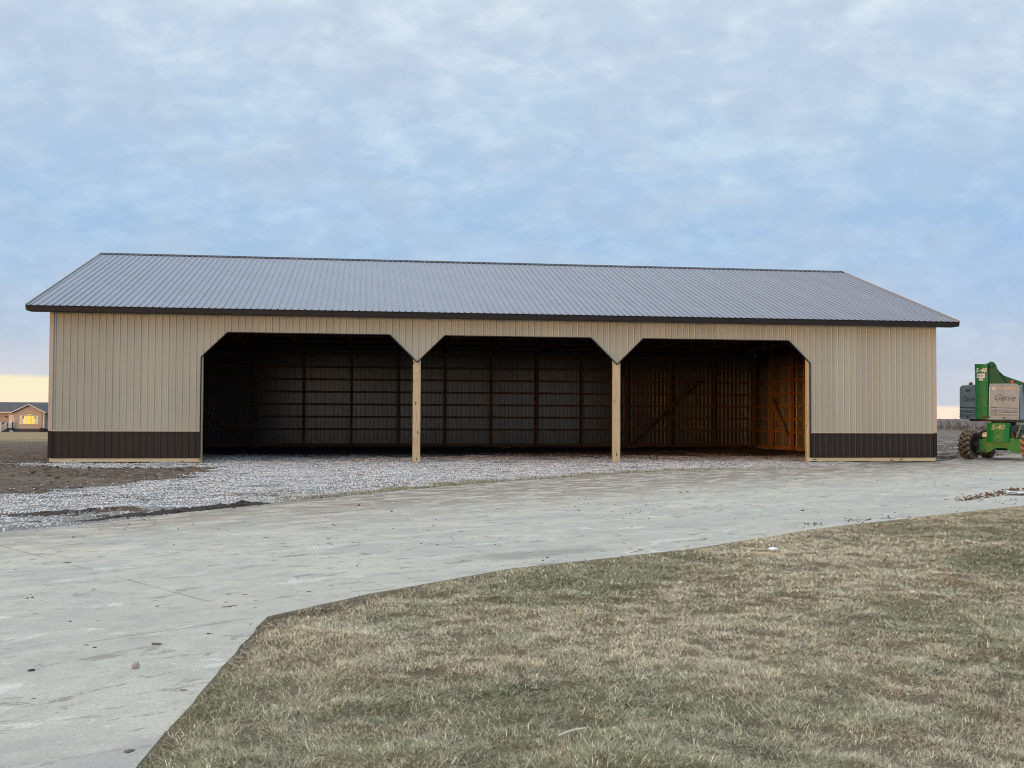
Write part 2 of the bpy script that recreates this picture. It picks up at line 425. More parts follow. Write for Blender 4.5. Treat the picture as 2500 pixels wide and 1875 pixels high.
BX, BY = 52.0, 30.0
barn = empty('pole_barn', (BX, BY, 0))
tag(barn, 'long beige ribbed steel pole barn with dark wainscot, metal roof and three open bays', 'barn')
def part(name, mb, mat, parent=barn, **kw):
    if parent is barn:
        mb.v = [p - Vector((BX, BY, 0)) for p in mb.v]
    return mb.build(name, mat, parent, **kw)

def zlow(x):
    for a, b, za, zb in ((A0, A1, ZJ0, ZV), (A1, A2, ZV, ZV), (A2, A3, ZV, ZJ3)):
        if a <= x <= b:
            ca, cb = ZO - za, ZO - zb
            ca *= 1.02; cb *= 1.02
            if x < a + ca: return za + (x-a)*(ZO-za)/ca
            if x > b - cb: return zb + (b-x)*(ZO-zb)/cb
            return ZO
    return ZW
CH0 = (ZO-ZJ0)*1.02; CHV = (ZO-ZV)*1.02; CH3 = (ZO-ZJ3)*1.02
breaks = [A0+CH0, A1-CHV, A1, A1+CHV, A2-CHV, A2, A2+CHV, A3-CH3]
PH = 0.56
ztop = lambda x: 16.75
mb = MB()
front = lambda x, h, z: (x, -h, z)
sheet(mb, profile(0.28, A0, PH), lambda x: ZW, ztop, front)
sheet(mb, refine(profile(A0, A3, PH), breaks), zlow, ztop, front)
sheet(mb, profile(A3, L-0.28, PH), lambda x: ZW, ztop, front)
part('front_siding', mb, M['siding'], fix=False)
for x0, x1 in ((0.28, A0), (A3, L-0.28)):
    mb = MB(); sheet(mb, profile(x0, x1, PH), lambda x: ZB, lambda x: ZW-0.004, front)
    part('wainscot', mb, M['wainscot'], fix=False)
    mb = MB(); mb.box(x0, x1, -0.10, -0.004, ZW-0.06, ZW+0.045)
    part('wainscot_trim', mb, M['trim_beige'], bevel=0.01)
    mb = MB(); mb.box(x0-0.2, x1+0.2 if x1 > 50 else x1, 0.0, 0.12, 0.12, 0.60)
    part('skirt_board', mb, M['skirt'], bevel=0.015)
    mb = MB(); mb.box(x0, x1, -0.09, -0.004, ZB-0.06, ZB+0.03)
    part('base_trim', mb, M['trim_dark'], bevel=0.01)
# gable ends and back wall
def zroof(y): return ZE + (OVY + (y if y < RY else W-y))*TAN - 0.12
for xw, sgn in ((0.0, -1), (L, 1)):
    mb = MB()
    pts = refine(profile(0.28, W-0.28, 0.5), [RY])
    pts = pts if sgn < 0 else pts
    pl = (lambda y, h, z: (xw + sgn*h, y, z))
    order = pts[::-1] if sgn < 0 else pts
    sheet(mb, order, lambda y: ZW, zroof, pl)
    part('end_siding', mb, M['siding'], fix=False)
    mb = MB(); sheet(mb, order, lambda y: ZB, lambda y: ZW-0.004, pl)
    part('wainscot', mb, M['wainscot'], fix=False)
    mb = MB(); mb.box(min(xw, xw+sgn*0.1), max(xw, xw+sgn*0.1), 0.3, W-0.3, ZW-0.055, ZW+0.04)
    part('wainscot_trim', mb, M['trim_beige'])
    ins = xw - sgn*0.13
    mb = MB(); mb.box(min(xw, ins), max(xw, ins), 0.2, W-0.2, 0.02, 0.60)
    part('skirt_board', mb, M['frame_y'])
mb = MB(); sheet(mb, profile(0.28, L-0.28, PH)[::-1], lambda x: ZW, ztop, lambda x, h, z: (x, W+h, z))
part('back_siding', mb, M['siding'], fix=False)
mb = MB(); sheet(mb, profile(0.28, L-0.28, PH)[::-1], lambda x: ZB, lambda x: ZW-0.004, lambda x, h, z: (x, W+h, z))
part('wainscot', mb, M['wainscot'], fix=False)
mb = MB(); mb.box(0.3, L-0.3, W+0.004, W+0.1, ZW-0.055, ZW+0.04); part('wainscot_trim', mb, M['trim_beige'])
mb = MB(); mb.box(0.2, L-0.2, W-0.12, W-0.002, 0.0, 0.60); part('skirt_board', mb, M['frame_x'])
# corner trims (beige above, brown below)
for x, y, sx, sy in ((0,0,-1,-1), (L,0,1,-1), (0,W,-1,1), (L,W,1,1)):
    for z0, z1, mt in ((ZB, ZW, 'trim_dark'), (ZW+0.004, 16.72, 'trim_beige')):
        mb = MB()
        mb.add([], [])
        a, b = sorted((x + sx*0.085, x - sx*0.34)); c, d = sorted((y + sy*0.085, y - sy*0.003))
        mb.box(a, b, c, d, z0, z1)
        a, b = sorted((x + sx*0.085, x + sx*0.003)); c, d = sorted((y - sy*0.006, y - sy*0.34))
        mb.box(a, b, c, d, z0, z1)
        part('corner_trim', mb, M[mt])
# trim round each opening
T = 0.10
for a, b, za, zb in ((A0, A1, ZJ0, ZV), (A1, A2, ZV, ZV), (A2, A3, ZV, ZJ3)):
    ca, cb = (ZO-za)*1.02, (ZO-zb)*1.02
    line = [(a, za), (a+ca, ZO), (b-cb, ZO), (b, zb)]
    if a == A0: line = [(a, ZB-0.05)] + line
    if b == A3: line = line + [(b, ZB-0.05)]
    mb = MB()
    for p, q in zip(line[:-1], line[1:]):
        mb.bar((p[0], -0.03, p[1]), (q[0], -0.03, q[1]), 0.20, T, up=(-(q[1]-p[1]), 0.0, q[0]-p[0]))
    part('opening_trim', mb, M['trim_dark'])
# roof sheets
nrm = Vector((0, -TAN, 1)).normalized()
for side in (0, 1):
    mb = MB(); pts = profile(-OVX0, L+OVX1, PH, ((-.075, 0), (-.045, .085), (.045, .085), (.075, 0)))
    if side == 0:
        pl = lambda x, h, t: (x, -OVY-0.06 + t*(RY+OVY+0.06), ZE + t*(ZR-ZE) + h*1.05)
        sheet(mb, pts, lambda x: 0.0, lambda x: 1.0, pl)
    else:
        pl = lambda x, h, t: (x, W+OVY+0.06 - t*(W-RY+OVY+0.06), ZE + t*(ZR-ZE) + h*1.05)
        sheet(mb, pts[::-1], lambda x: 0.0, lambda x: 1.0, pl)
    part('roof_panel', mb, M['roof'], fix=False)
mb = MB()
x0, x1 = -OVX0-0.06, L+OVX1+0.06
cap = [(-0.62, -0.62*TAN+0.085), (-0.62, -0.62*TAN+0.02), (-0.55, -0.55*TAN+0.02), (-0.03, 0.075), (0.03, 0.075), (0.55, -0.55*TAN+0.02), (0.62, -0.62*TAN+0.02), (0.62, -0.62*TAN+0.085), (0.05, 0.15), (-0.05, 0.15)]
n = len(cap)
mb.add([(x0, RY+a, ZR+b) for a, b in cap] + [(x1, RY+a, ZR+b) for a, b in cap],
       [(i, (i+1) % n, n+(i+1) % n, n+i) for i in range(n)] + [tuple(range(n)), tuple(range(2*n-1, n-1, -1))])
part('ridge_cap', mb, M['trim_dark'])
for y, s in ((-OVY, -1), (W+OVY, 1)):
    mb = MB(); a, b = sorted((y, y+s*0.10)); mb.box(-OVX0, L+OVX1, a, b, ZE-0.60, ZE-0.012)
    a, b = sorted((y+s*0.10, y+s*0.16)); mb.box(-OVX0, L+OVX1, a, b, ZE-0.075, ZE-0.015)
    part('fascia', mb, M['trim_dark'], bevel=0.015)
    mb = MB(); a, b = sorted((y-s*0.004, y-s*(OVY-0.08))); mb.box(-OVX0+0.1, L+OVX1-0.1, a, b, ZE-0.60, ZE-0.545)
    part('soffit', mb, M['trim_dark'])
for x, s in ((-OVX0, -1), (L+OVX1, 1)):
    for ya, yb in ((-OVY-0.1, RY), (W+OVY+0.1, RY)):
        mb = MB()
        mb.bar((x+s*0.05, ya, ZE+0.03), (x+s*0.05, yb, ZR+0.03), 0.12, 0.20)
        mb.bar((x+s*0.05, ya, ZE-0.25), (x+s*0.05, yb, ZR-0.25), 0.10, 0.42)
        part('rake_trim', mb, M['rake'], bevel=0.012)
    xa, xb = sorted((x-s*0.01, (0 if s < 0 else L)+s*0.09))
    for side in (0, 1):
        mb = MB()
        y0 = -OVY if side == 0 else W+OVY
        mb.bar(((xa+xb)/2, y0, ZE-0.48), ((xa+xb)/2, RY, ZR-0.48), xb-xa, 0.04)
        part('rake_soffit', mb, M['trim_dark'])
# posts
def post(x, y, w, d, z1, mat='frame_z', **kw):
    mb = MB(); mb.box(x-w/2, x+w/2, y-d/2, y+d/2, -0.3, z1)
    return part('post', mb, M[mat], bevel=0.012, **kw)
post(A1, 0.36, 0.86, 0.62, 15.6, 'post'); post(A2, 0.36, 0.86, 0.62, 15.6, 'post')
post(A0+0.02, 0.34, 0.36, 0.46, 15.6, 'post'); post(A3-0.10, 0.36, 0.44, 0.60, 15.6, 'post')
for x in (8.0, 96.0, 0.42, L-0.42): post(x, 0.40, 0.46, 0.5, 16.2)
for k in range(1, 13): post(8.0*k, W-0.50, 0.46, 0.55, 16.2)
for x in (0.42, L-0.42):
    for k in range(1, 7): post(x + (0.06 if x < 1 else -0.06), W-8.55*k - 0.2, 0.55, 0.62, zroof(W-8.55*k-0.2)-0.75)
    post(x, W-0.45, 0.5, 0.5, 16.2)
# girts
GZ = [3.02 + 2.12*k for k in range(7)]
for z in GZ:
    h = 0.34
    if z+h < 16.3:
        mb = MB(); mb.box(0.3, L-0.3, W-0.22, W-0.02, z-h/2, z+h/2); part('girt', mb, M['frame_x'])
        if z < 10.5:
            for xa, xb in ((0.3, A0-0.15), (A3+0.1, L-0.3)):
                mb = MB(); mb.box(xa, xb, 0.02, 0.14, z-h/2, z+h/2); part('girt', mb, M['frame_x'])
    for xa, xb in ((0.02, 0.20), (L-0.20, L-0.02)):
        mb = MB(); mb.box(xa, xb, 0.16, W-0.24, z-h/2+0.003, z+h/2-0.003); part('girt', mb, M['frame_y'])
# header over the bays
for y0, y1 in ((0.05, 0.17), (0.68, 0.80)):
    mb = MB(); mb.box(A0-0.3, A3+0.3, y0, y1, ZO+0.05, ZO+1.0); part('header', mb, M['frame_x'])
# trusses every 8 ft
for k in range(1, 13):
    x = 8.0*k; mb = MB()
    zb = 16.35
    mb.box(x-0.07, x+0.07, 0.2, W-0.2, zb-0.25, zb+0.2)
    for ya, yb in ((-OVY+0.2, RY), (W+OVY-0.2, RY)):
        mb.bar((x, ya, ZE-0.55 + 0.0), (x, yb, ZR-0.62), 0.14, 0.45)
    def zt(y): return ZE + (OVY + (y if y < RY else W-y))*TAN - 0.6
    nodes = [6, 12, 18, 24, RY, W-24, W-18, W-12, W-6]
    up = True; prev = (3.0, zb)
    for i, y in enumerate(nodes):
        p = (y, zt(y)) if i % 2 == 0 else (y, zb)
        mb.bar((x, prev[0], prev[1]), (x, p[0], p[1]), 0.12, 0.3, up=(1, 0, 0)); prev = p
    mb.bar((x, prev[0], prev[1]), (x, W-3.0, zb), 0.12, 0.3, up=(1, 0, 0))
    part('truss', mb, M['frame_y'])
for side in (0, 1):
    for k in range(0, 15):
        t = 0.02 + k*0.0685
        y = -OVY + t*(RY+OVY) if side == 0 else W+OVY - t*(W-RY+OVY)
        z = ZE + t*(ZR-ZE)
        mb = MB(); mb.bar((-OVX0+0.2, y, z-0.21), (L+OVX1-0.2, y, z-0.21), 0.13, 0.34); part('purlin', mb, M['frame_x'])
# knee and wind braces
def brace(p, q, w=0.12, h=0.45, up=(0, 0, 1)):
    mb = MB(); mb.bar(p, q, w, h, up); part('brace', mb, M['frame_z'])
brace((8.1, W-0.86, 5.6), (16.3, W-0.86, 0.3), 0.12, 0.42); brace((0.6, W-0.86, 10.6), (8.1, W-0.86, 5.6), 0.12, 0.42)
brace((80.2, W-0.86, 0.25), (93.0, W-0.86, 11.8), 0.12, 0.42)
brace((L-0.98, 51.0, 8.4), (L-0.98, 44.3, 1.9), 0.12, 0.42)
brace((0.98, 51.0, 8.4), (0.98, 44.3, 1.9), 0.12, 0.42)

# ------------------------------------------------------------------ house far left
HG = -3.95
HX, HY = -138.8, 456.0
house = empty('house', (HX, HY, HG))
tag(house, 'low tan vinyl sided house with grey shingle roof and three-light window with painted sunset glow', 'house')
def hp(name, mb, mat, parent=house, **kw): return mb.build(name, mat, parent, **kw)
WB, WT = 1.75, 10.15         # siding foot, soffit over ground
def siding_lines(mb, x0, x1, y, z0, z1):
    z = z0
    while z < z1:
        mb.box(x0, x1, y-0.05, y, z, min(z+0.30, z1)); z += 0.34
mb = MB(); mb.box(-44, 30, 3.5, 30, WB, WT); hp('wall', mb, M['blue_vinyl'])
mb = MB(); siding_lines(mb, -44, -7.3, 3.49, WB, WT); hp('siding', mb, M['tan_vinyl'])
gp = [(-7.2, WB), (7.7, WB), (7.7, WT), (0.2, WT+3.55), (-7.2, WT)]
mb = MB(); mb.prism(gp, 0.0, 4.0); hp('gable_wall', mb, M['tan_vinyl'])
mb = MB(); mb.box(-44, 30, 3.7, 29.8, -1.0, WB); mb.box(-7.1, 7.6, 0.1, 3.7, -1.0, WB); hp('foundation', mb, M['found'])
RZ = 15.6
mb = MB()
mb.prism([(0, 0)]*0 or [(-45.2, 0), (31.2, 0), (31.2, 0.01), (-45.2, 0.01)], 0, 0.01) if False else None
prof = [(1.8, WT+0.12), (16.75, RZ), (31.7, WT+0.12), (31.7, WT-0.1), (16.75, RZ-0.25), (1.8, WT-0.1)]
n = len(prof)
mb.add([(-45.2, y, z) for y, z in prof] + [(31.2, y, z) for y, z in prof], [(i, (i+1) % n, n+(i+1) % n, n+i) for i in range(n)] + [tuple(range(n)), tuple(range(2*n-1, n-1, -1))])
roof = hp('roof', mb, M['shingle'])
mb = MB()
g1 = [(-8.5, WT-0.25), (0.2, WT+4.05), (8.9, WT-0.25), (8.9, WT+0.05), (0.2, WT+4.4), (-8.5, WT+0.05)]
mb.prism(g1, -1.1, 14.0); hp('roof', mb, M['shingle'])
mb = MB(); mb.prism([(-8.6, WT-0.42), (0.2, WT+3.9), (9.0, WT-0.42), (9.0, WT+0.02), (0.2, WT+4.34), (-8.6, WT+0.02)], -1.25, -1.12); hp('rake_board', mb, M['white_trim'])
mb = MB(); mb.box(-45.2, -8.6, 1.62, 1.78, WT-0.25, WT+0.22); mb.box(9.0, 31.2, 1.62, 1.78, WT-0.25, WT+0.22); hp('gutter', mb, M['white_trim'], bevel=0.03)
mb = MB(); mb.box(7.45, 7.85, -0.16, -0.01, WB-0.1, WT-0.4); hp('downspout', mb, M['white_trim'])
# three-light window with a half round above
wz0, wz1 = 4.05, 8.45
fr = MB()
for x0, x1 in ((-2.9, -0.75), (-0.75, 1.45), (1.45, 3.6)):
    fr.box(x0+0.01, x0+0.16, -0.12, -0.005, wz0, wz1); fr.box(x1-0.16, x1-0.01, -0.12, -0.005, wz0, wz1)
    fr.box(x0+0.16, x1-0.16, -0.12, -0.005, wz0, wz0+0.14); fr.box(x0+0.16, x1-0.16, -0.12, -0.005, wz1-0.14, wz1)
    fr.box(x0+0.16, x1-0.16, -0.11, -0.005, 6.25, 6.36)
win = hp('window', fr, M['white_trim'])
for x0, x1 in ((-2.9, -0.75), (-0.75, 1.45), (1.45, 3.6)):
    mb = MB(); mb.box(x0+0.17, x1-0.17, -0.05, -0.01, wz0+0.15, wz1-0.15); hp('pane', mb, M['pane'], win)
for x0, x1 in ((-2.9, -0.75), (1.45, 3.6)):       # dark shapes set over the upper corners of the outer panes
    mb = MB(); cx = x0+0.2 if x0 < 0 else x1-0.2
    s = 1 if x0 < 0 else -1
    mb.prism([(cx, 8.28), (cx+s*0.42, 8.28), (cx+s*0.50, 7.4), (cx+s*0.28, 6.9), (cx, 6.8)], -0.062, -0.054); hp('dark_shape', mb, M['dark_pane'], win)
arc = [(0.35+1.45*math.cos(R(a)), 8.78+1.6*math.sin(R(a))) for a in range(0, 181, 15)]
mb = MB(); mb.prism(arc, -0.12, -0.02); hp('window', mb, M['white_trim'])
arc2 = [(0.35+1.25*math.cos(R(a)), 8.93+1.28*math.sin(R(a))) for a in range(0, 181, 15)]
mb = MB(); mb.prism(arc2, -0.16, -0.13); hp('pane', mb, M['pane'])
mb = MB(); mb.prism([(0.35+r*math.cos(R(a)), 8.93+r*math.sin(R(a))) for r, aa in ((1.24, range(10, 171, 20)), (0.62, range(170, 9, -20))) for a in aa], -0.19, -0.17); hp('dark_shape', mb, M['dark_pane'])  # dark band set over the half-round pane
for x in (-4.3, 3.75):
    mb = MB(); mb.box(x, x+1.15, -0.10, -0.004, wz0-0.05, wz1+0.05)
    for k in range(9): mb.box(x+0.12, x+1.03, -0.13, -0.10, wz0+0.15+k*0.47, wz0+0.4+k*0.47)
    hp('shutter', mb, M['white_trim'])
# entry door and porch
mb = MB(); mb.box(-10.6, -7.5, 3.30, 3.44, 1.9, 9.0); fr = hp('door_frame', mb, M['white_trim'])
mb = MB(); mb.box(-10.1, -8.0, 3.18, 3.28, 2.0, 8.7)
for zz in ((2.4, 5.0), (5.4, 8.3)):
    for xx in ((-9.85, -9.15), (-8.95, -8.25)): mb.box(xx[0], xx[1], 3.14, 3.18, zz[0], zz[1])
dr = hp('door', mb, M['white_trim'], bevel=0.02)
mb = MB(); mb.cyl((-8.25, 3.12, 5.2), (-8.25, 3.0, 5.2), 0.1); hp('handle', mb, M['steel'], dr)
mb = MB(); mb.cyl((-12.1, 3.4, 8.0), (-12.1, 3.0, 8.0), 0.28, 0.2); mb.box(-12.3, -11.9, 2.9, 3.3, 7.5, 8.3); hp('porch_lamp', mb, M['black'])
mb = MB(); mb.box(-19.5, -18.0, 3.25, 3.44, 3.6, 8.6); hp('shutter', mb, M['white_trim'])
mb = MB(); mb.box(-14.2, -7.4, -1.2, 3.4, 1.75, 2.0); mb.box(-14.0, -7.6, -1.0, 3.3, 0.0, 1.72); deck = hp('porch', mb, M['found'])
rl = MB()
def rail(p, q, posts=2):
    p = Vector(p); q = Vector(q)
    rl.bar(p + Vector((0,0,2.9)), q + Vector((0,0,2.9)), 0.22, 0.2); rl.bar(p + Vector((0,0,0.35)), q + Vector((0,0,0.35)), 0.16, 0.16)
    nn = max(3, int((q-p).length/0.45))
    for i in range(nn+1):
        c = p.lerp(q, i/nn); t = 0.32 if i in (0, nn) else 0.12
        rl.bar(c, c + Vector((0, 0, 3.1 if i in (0, nn) else 2.85)), t, t)
rail((-7.5, -1.1, 2.0), (-9.8, -1.1, 2.0)); rail((-7.5, 3.2, 2.0), (-7.5, -1.1, 2.0)); rail((-14.0, -1.1, 2.0), (-14.0, 3.2, 2.0)); rail((-12.6, -1.1, 2.0), (-14.0, -1.1, 2.0))
rail((-9.8, -1.1, 2.0), (-12.3, -4.4, 0.0)); rail((-12.6, -1.1, 2.0), (-15.4, -4.4, 0.0))
hp('railing', rl, M['white_trim'])
mb = MB()
for k in range(3):
    mb.add([(-9.9-k*0.8, -1.2-k*1.05, 1.5-k*0.5), (-12.6-k*0.9, -1.2-k*1.05, 1.5-k*0.5), (-13.4-k*0.9, -2.2-k*1.05, 1.5-k*0.5), (-10.7-k*0.8, -2.2-k*1.05, 1.5-k*0.5),
            (-9.9-k*0.8, -1.2-k*1.05, -0.4), (-12.6-k*0.9, -1.2-k*1.05, -0.4), (-13.4-k*0.9, -2.2-k*1.05, -0.4), (-10.7-k*0.8, -2.2-k*1.05, -0.4)],
           [(0,1,2,3), (4,7,6,5), (0,4,5,1), (1,5,6,2), (2,6,7,3), (3,7,4,0)])
hp('step', mb, M['found'])
# things by the house
ps = empty('pole_stand', (HX+7.9, HY-4.0, HG))
tag(ps, 'thin dark pole standing in a bulky black base at the tan house corner', 'pole')
mb = MB(); mb.prism([(-1.2, 0), (1.2, 0), (1.15, 1.5), (0.6, 2.2), (-0.6, 2.2), (-1.1, 1.4)], -1.0, 1.0); mb.build('base', M['black'], ps, bevel=0.12)
mb = MB(); mb.tube([(0, 0, 2.1), (-0.05, 0, 5), (0.0, 0, 9.2)], 0.14); mb.build('pole', M['black'], ps)

def lump(name, c, r, mat, seed, sq=(1, 1, 0.6), sub=2, rough=0.35):
    bm = bmesh.new(); bmesh.ops.create_icosphere(bm, subdivisions=sub, radius=1.0)
    for v in bm.verts:
        k = 1 + rough*mn.noise(v.co*1.7 + Vector((seed*3.1, seed, 0))) + rough*0.5*mn.noise(v.co*4 + Vector((seed, 0, seed)))
        v.co = Vector((v.co.x*sq[0], v.co.y*sq[1], v.co.z*sq[2])) * (k*r*S)
    me = bpy.data.meshes.new(name); bm.to_mesh(me); bm.free(); me.materials.append(mat)
    o = bpy.data.objects.new(name, me); COL.objects.link(o); o.location = Vector(c)*S
    return o
tag(lump('boulder', (HX-6.6, HY-5.5, HG+0.3), 1.1, M['boulder'], 3), 'pale rounded boulder lying beside the porch of the tan house', 'boulder')

# ------------------------------------------------------------------ boom lift
LX = Vector((0.845, -0.534, 0)); 
lift = empty('boom_lift', (114.95, 6.45, 0.01), -math.atan2(0.534, 0.845)); lift.scale = (1.12, 1.12, 1.12)
tag(lift, 'green and grey wheeled boom lift parked right of the barn', 'boom lift')
def lp(name, mb, mat, parent=lift, **kw): return mb.build(name, mat, parent, **kw)

def text_mesh(name, body, size, mat, parent, M4, shear=0.25, ext=0.012, bold=0.0, xs=1.0):
    cu = bpy.data.curves.new(name, 'FONT'); cu.body = body; cu.size = size*S; cu.shear = shear; cu.extrude = ext*S; cu.offset = bold*S
    cu.align_x = 'CENTER'; cu.align_y = 'CENTER'
    tmp = bpy.data.objects.new(name, cu); COL.objects.link(tmp)
    dg = bpy.context.evaluated_depsgraph_get()
    me = bpy.data.meshes.new_from_object(tmp.evaluated_get(dg))
    bpy.data.objects.remove(tmp)
    # text lies in x-y; stand it up facing -y
    me.transform(Matrix.Diagonal((xs, 1, 1, 1))); me.transform(Matrix.Rotation(R(90), 4, 'X'))
    m4 = M4.copy(); m4.translation = m4.translation * S
    me.transform(m4)
    me.materials.clear(); me.materials.append(mat)
    o = bpy.data.objects.new(name, me); COL.objects.link(o); o.parent = parent
    return o

CH = Matrix.Translation((-1.6, 0.0, 0)) @ Matrix.Rotation(R(-16), 4, 'Z')     # chassis frame
def wheel(cx, cy, steer):
    base = CH @ Matrix.Translation((cx, cy, 1.70)) @ Matrix.Rotation(R(steer), 4, 'Z')
    rr, w = 1.52, 0.60
    mb = MB(); mb.m = base
    prof = [(-w, 0.85), (-w-0.06, 1.15), (-w+0.03, 1.40), (-w+0.14, 1.52), (0, 1.57), (w-0.14, 1.52), (w-0.03, 1.40), (w+0.06, 1.15), (w, 0.85)]
    nseg = 40; n = len(prof); vs = []; fs = []
    for i in range(nseg):
        t = 2*math.pi*i/nseg
        vs += [(x, r*math.cos(t), r*math.sin(t)) for x, r in prof]
        j = (i+1) % nseg
        fs += [(i*n+k, i*n+k+1, j*n+k+1, j*n+k) for k in range(n-1)]
    mb.add(vs, fs)
    root = lp('wheel', MB().box(0, 0, 0, 0, 0, 0) if False else mb, M['rubber'])
    tr = MB(); tr.m = base                     # lugs: two staggered rows of slanted bars
    for i in range(15):
        for s in (-1, 1):
            t0 = 2*math.pi*(i + (0.25 if s > 0 else -0.25))/15
            def pt(x, a, r): return (x, r*math.cos(a), r*math.sin(a))
            x0, x1 = s*0.02, s*(w-0.02)
            a0, a1 = t0 + 0.16, t0 - 0.06
            hw = 0.115
            vs = []
            for x, a, rb, rt in ((x0, a0, 1.50, 1.70), (x1, a1, 1.42, 1.66)):
                for da in (-hw, hw):
                    vs += [pt(x, a+da*1.15, rb), pt(x, a+da, rt)]
            vs += [pt(s*(w+0.07), a1-hw, 1.28), pt(s*(w+0.07), a1+hw, 1.28)]
            tr.add(vs, [(0,1,5,4), (2,6,7,3), (1,3,7,5), (0,2,3,1), (4,5,7,6), (4,8,9,6), (5,8,4), (7,6,9), (5,7,9,8)])
    tr.build('tread', M['tread'], root)
    for s in (-1, 1):
        h = MB(); h.m = base
        h.cyl((s*0.40, 0, 0), (s*0.62, 0, 0), 0.86, 0.80, 24); h.cyl((s*0.62, 0, 0), (s*0.72, 0, 0), 0.34, 0.26, 16)
        for k in range(8):
            a = 2*math.pi*k/8; h.cyl((s*0.6, 0.52*math.cos(a), 0.52*math.sin(a)), (s*0.68, 0.52*math.cos(a), 0.52*math.sin(a)), 0.06, None, 8)
        h.build('rim', M['black'], root)
    return root
WBASE, TRACK = 6.7, 5.9
wheel(-0.35, 0, -14); wheel(TRACK+0.55, 0, -14); wheel(-0.35, WBASE, 0); wheel(TRACK+0.55, WBASE, 0)
def cmb(): b = MB(); b.m = CH; return b
# near axle beam with its arched underside
mb = cmb(); mb.prism([(0.75, 0.95), (1.6, 0.80), (2.0, 0.95), (2.6, 1.36), (3.7, 1.36), (4.3, 0.95), (4.8, 0.80), (5.5, 0.95), (5.5, 2.42), (4.6, 2.55), (1.6, 2.52), (0.75, 2.36)], -0.32, 0.34)
lp('axle_beam', mb, M['green'], bevel=0.04)
mb = cmb(); mb.prism([(0.35, 0.78), (1.4, 0.82), (1.5, 1.15), (0.5, 1.05)], -0.42, 0.3); lp('steering_arm', mb, M['green_dark'], bevel=0.03)
mb = cmb(); mb.prism([(0.75, 0.95), (5.5, 0.95), (5.5, 2.4), (0.75, 2.4)], WBASE-0.35, WBASE+0.35); lp('axle_beam', mb, M['green_dark'], bevel=0.04)
mb = cmb(); mb.box(1.9, 4.5, 0.1, WBASE-0.1, 1.5, 3.9); mb.box(1.5, 4.9, 1.0, 5.6, 3.4, 4.0); lp('chassis', mb, M['green_dark'], bevel=0.05)
# bowed end plate with the model mark
mb = cmb(); pl = []
for i in range(13):
    t = -1 + 2*i/12; pl.append((2.9 + t*1.22, -0.55 - 0.32*(1-t*t)))
pl += [(4.12, 0.2), (1.68, 0.2)]
mb.plan(pl, 2.05, 4.28); lp('end_plate', mb, M['green'], bevel=0.03)
text_mesh('model_mark', 'S-40', 0.80, M['letter_dark'], lift, CH @ Matrix.Translation((3.0, -0.885, 3.75)), 0.2, 0.012, 0.016)
for x, z in ((3.0, 3.12), (2.95, 2.35)):
    mb = cmb(); mb.cyl((x, -0.82, z), (x, -0.93, z), 0.11, None, 12); lp('bolt', mb, M['black'])
mb = cmb(); mb.box(1.15, 1.70, -0.36, -0.33, 2.62, 3.20); lp('data_plate', mb, M['plate'])
mb = cmb(); mb.tube([(1.75, -0.3, 3.25), (1.2, -0.5, 3.28), (0.6, -0.45, 3.0), (0.25, -0.35, 2.3), (0.3, -0.35, 1.5)], 0.055); mb.tube([(1.75, -0.25, 3.05), (1.0, -0.45, 3.15), (0.45, -0.45, 2.6), (0.3, -0.4, 1.9), (0.5, -0.3, 1.2)], 0.045); lp('hose', mb, M['hose'])
mb = cmb(); mb.box(0.25, 0.9, -0.3, 0.3, 1.05, 2.35); mb.cyl((0.55, 0, 0.75), (0.55, 0, 2.65), 0.22); mb.cyl((0.1, 0, 1.7), (0.8, 0, 1.7), 0.5, 0.4, 20); lp('steering_knuckle', mb, M['black'], bevel=0.03)
mb = cmb()
for k in range(5): mb.tube([(4.3+0.12*k, -0.2, 3.9), (4.5+0.1*k, -0.6, 3.3), (4.7+0.1*k, -0.4, 2.5)], 0.05)
lp('hose', mb, M['hose'])
mb = cmb(); mb.cyl((4.9, -0.5, 2.6), (5.3, -0.3, 4.0), 0.12); mb.cyl((5.0, -0.45, 3.0), (5.05, -0.42, 3.2), 0.2); lp('cylinder', mb, M['steel'])
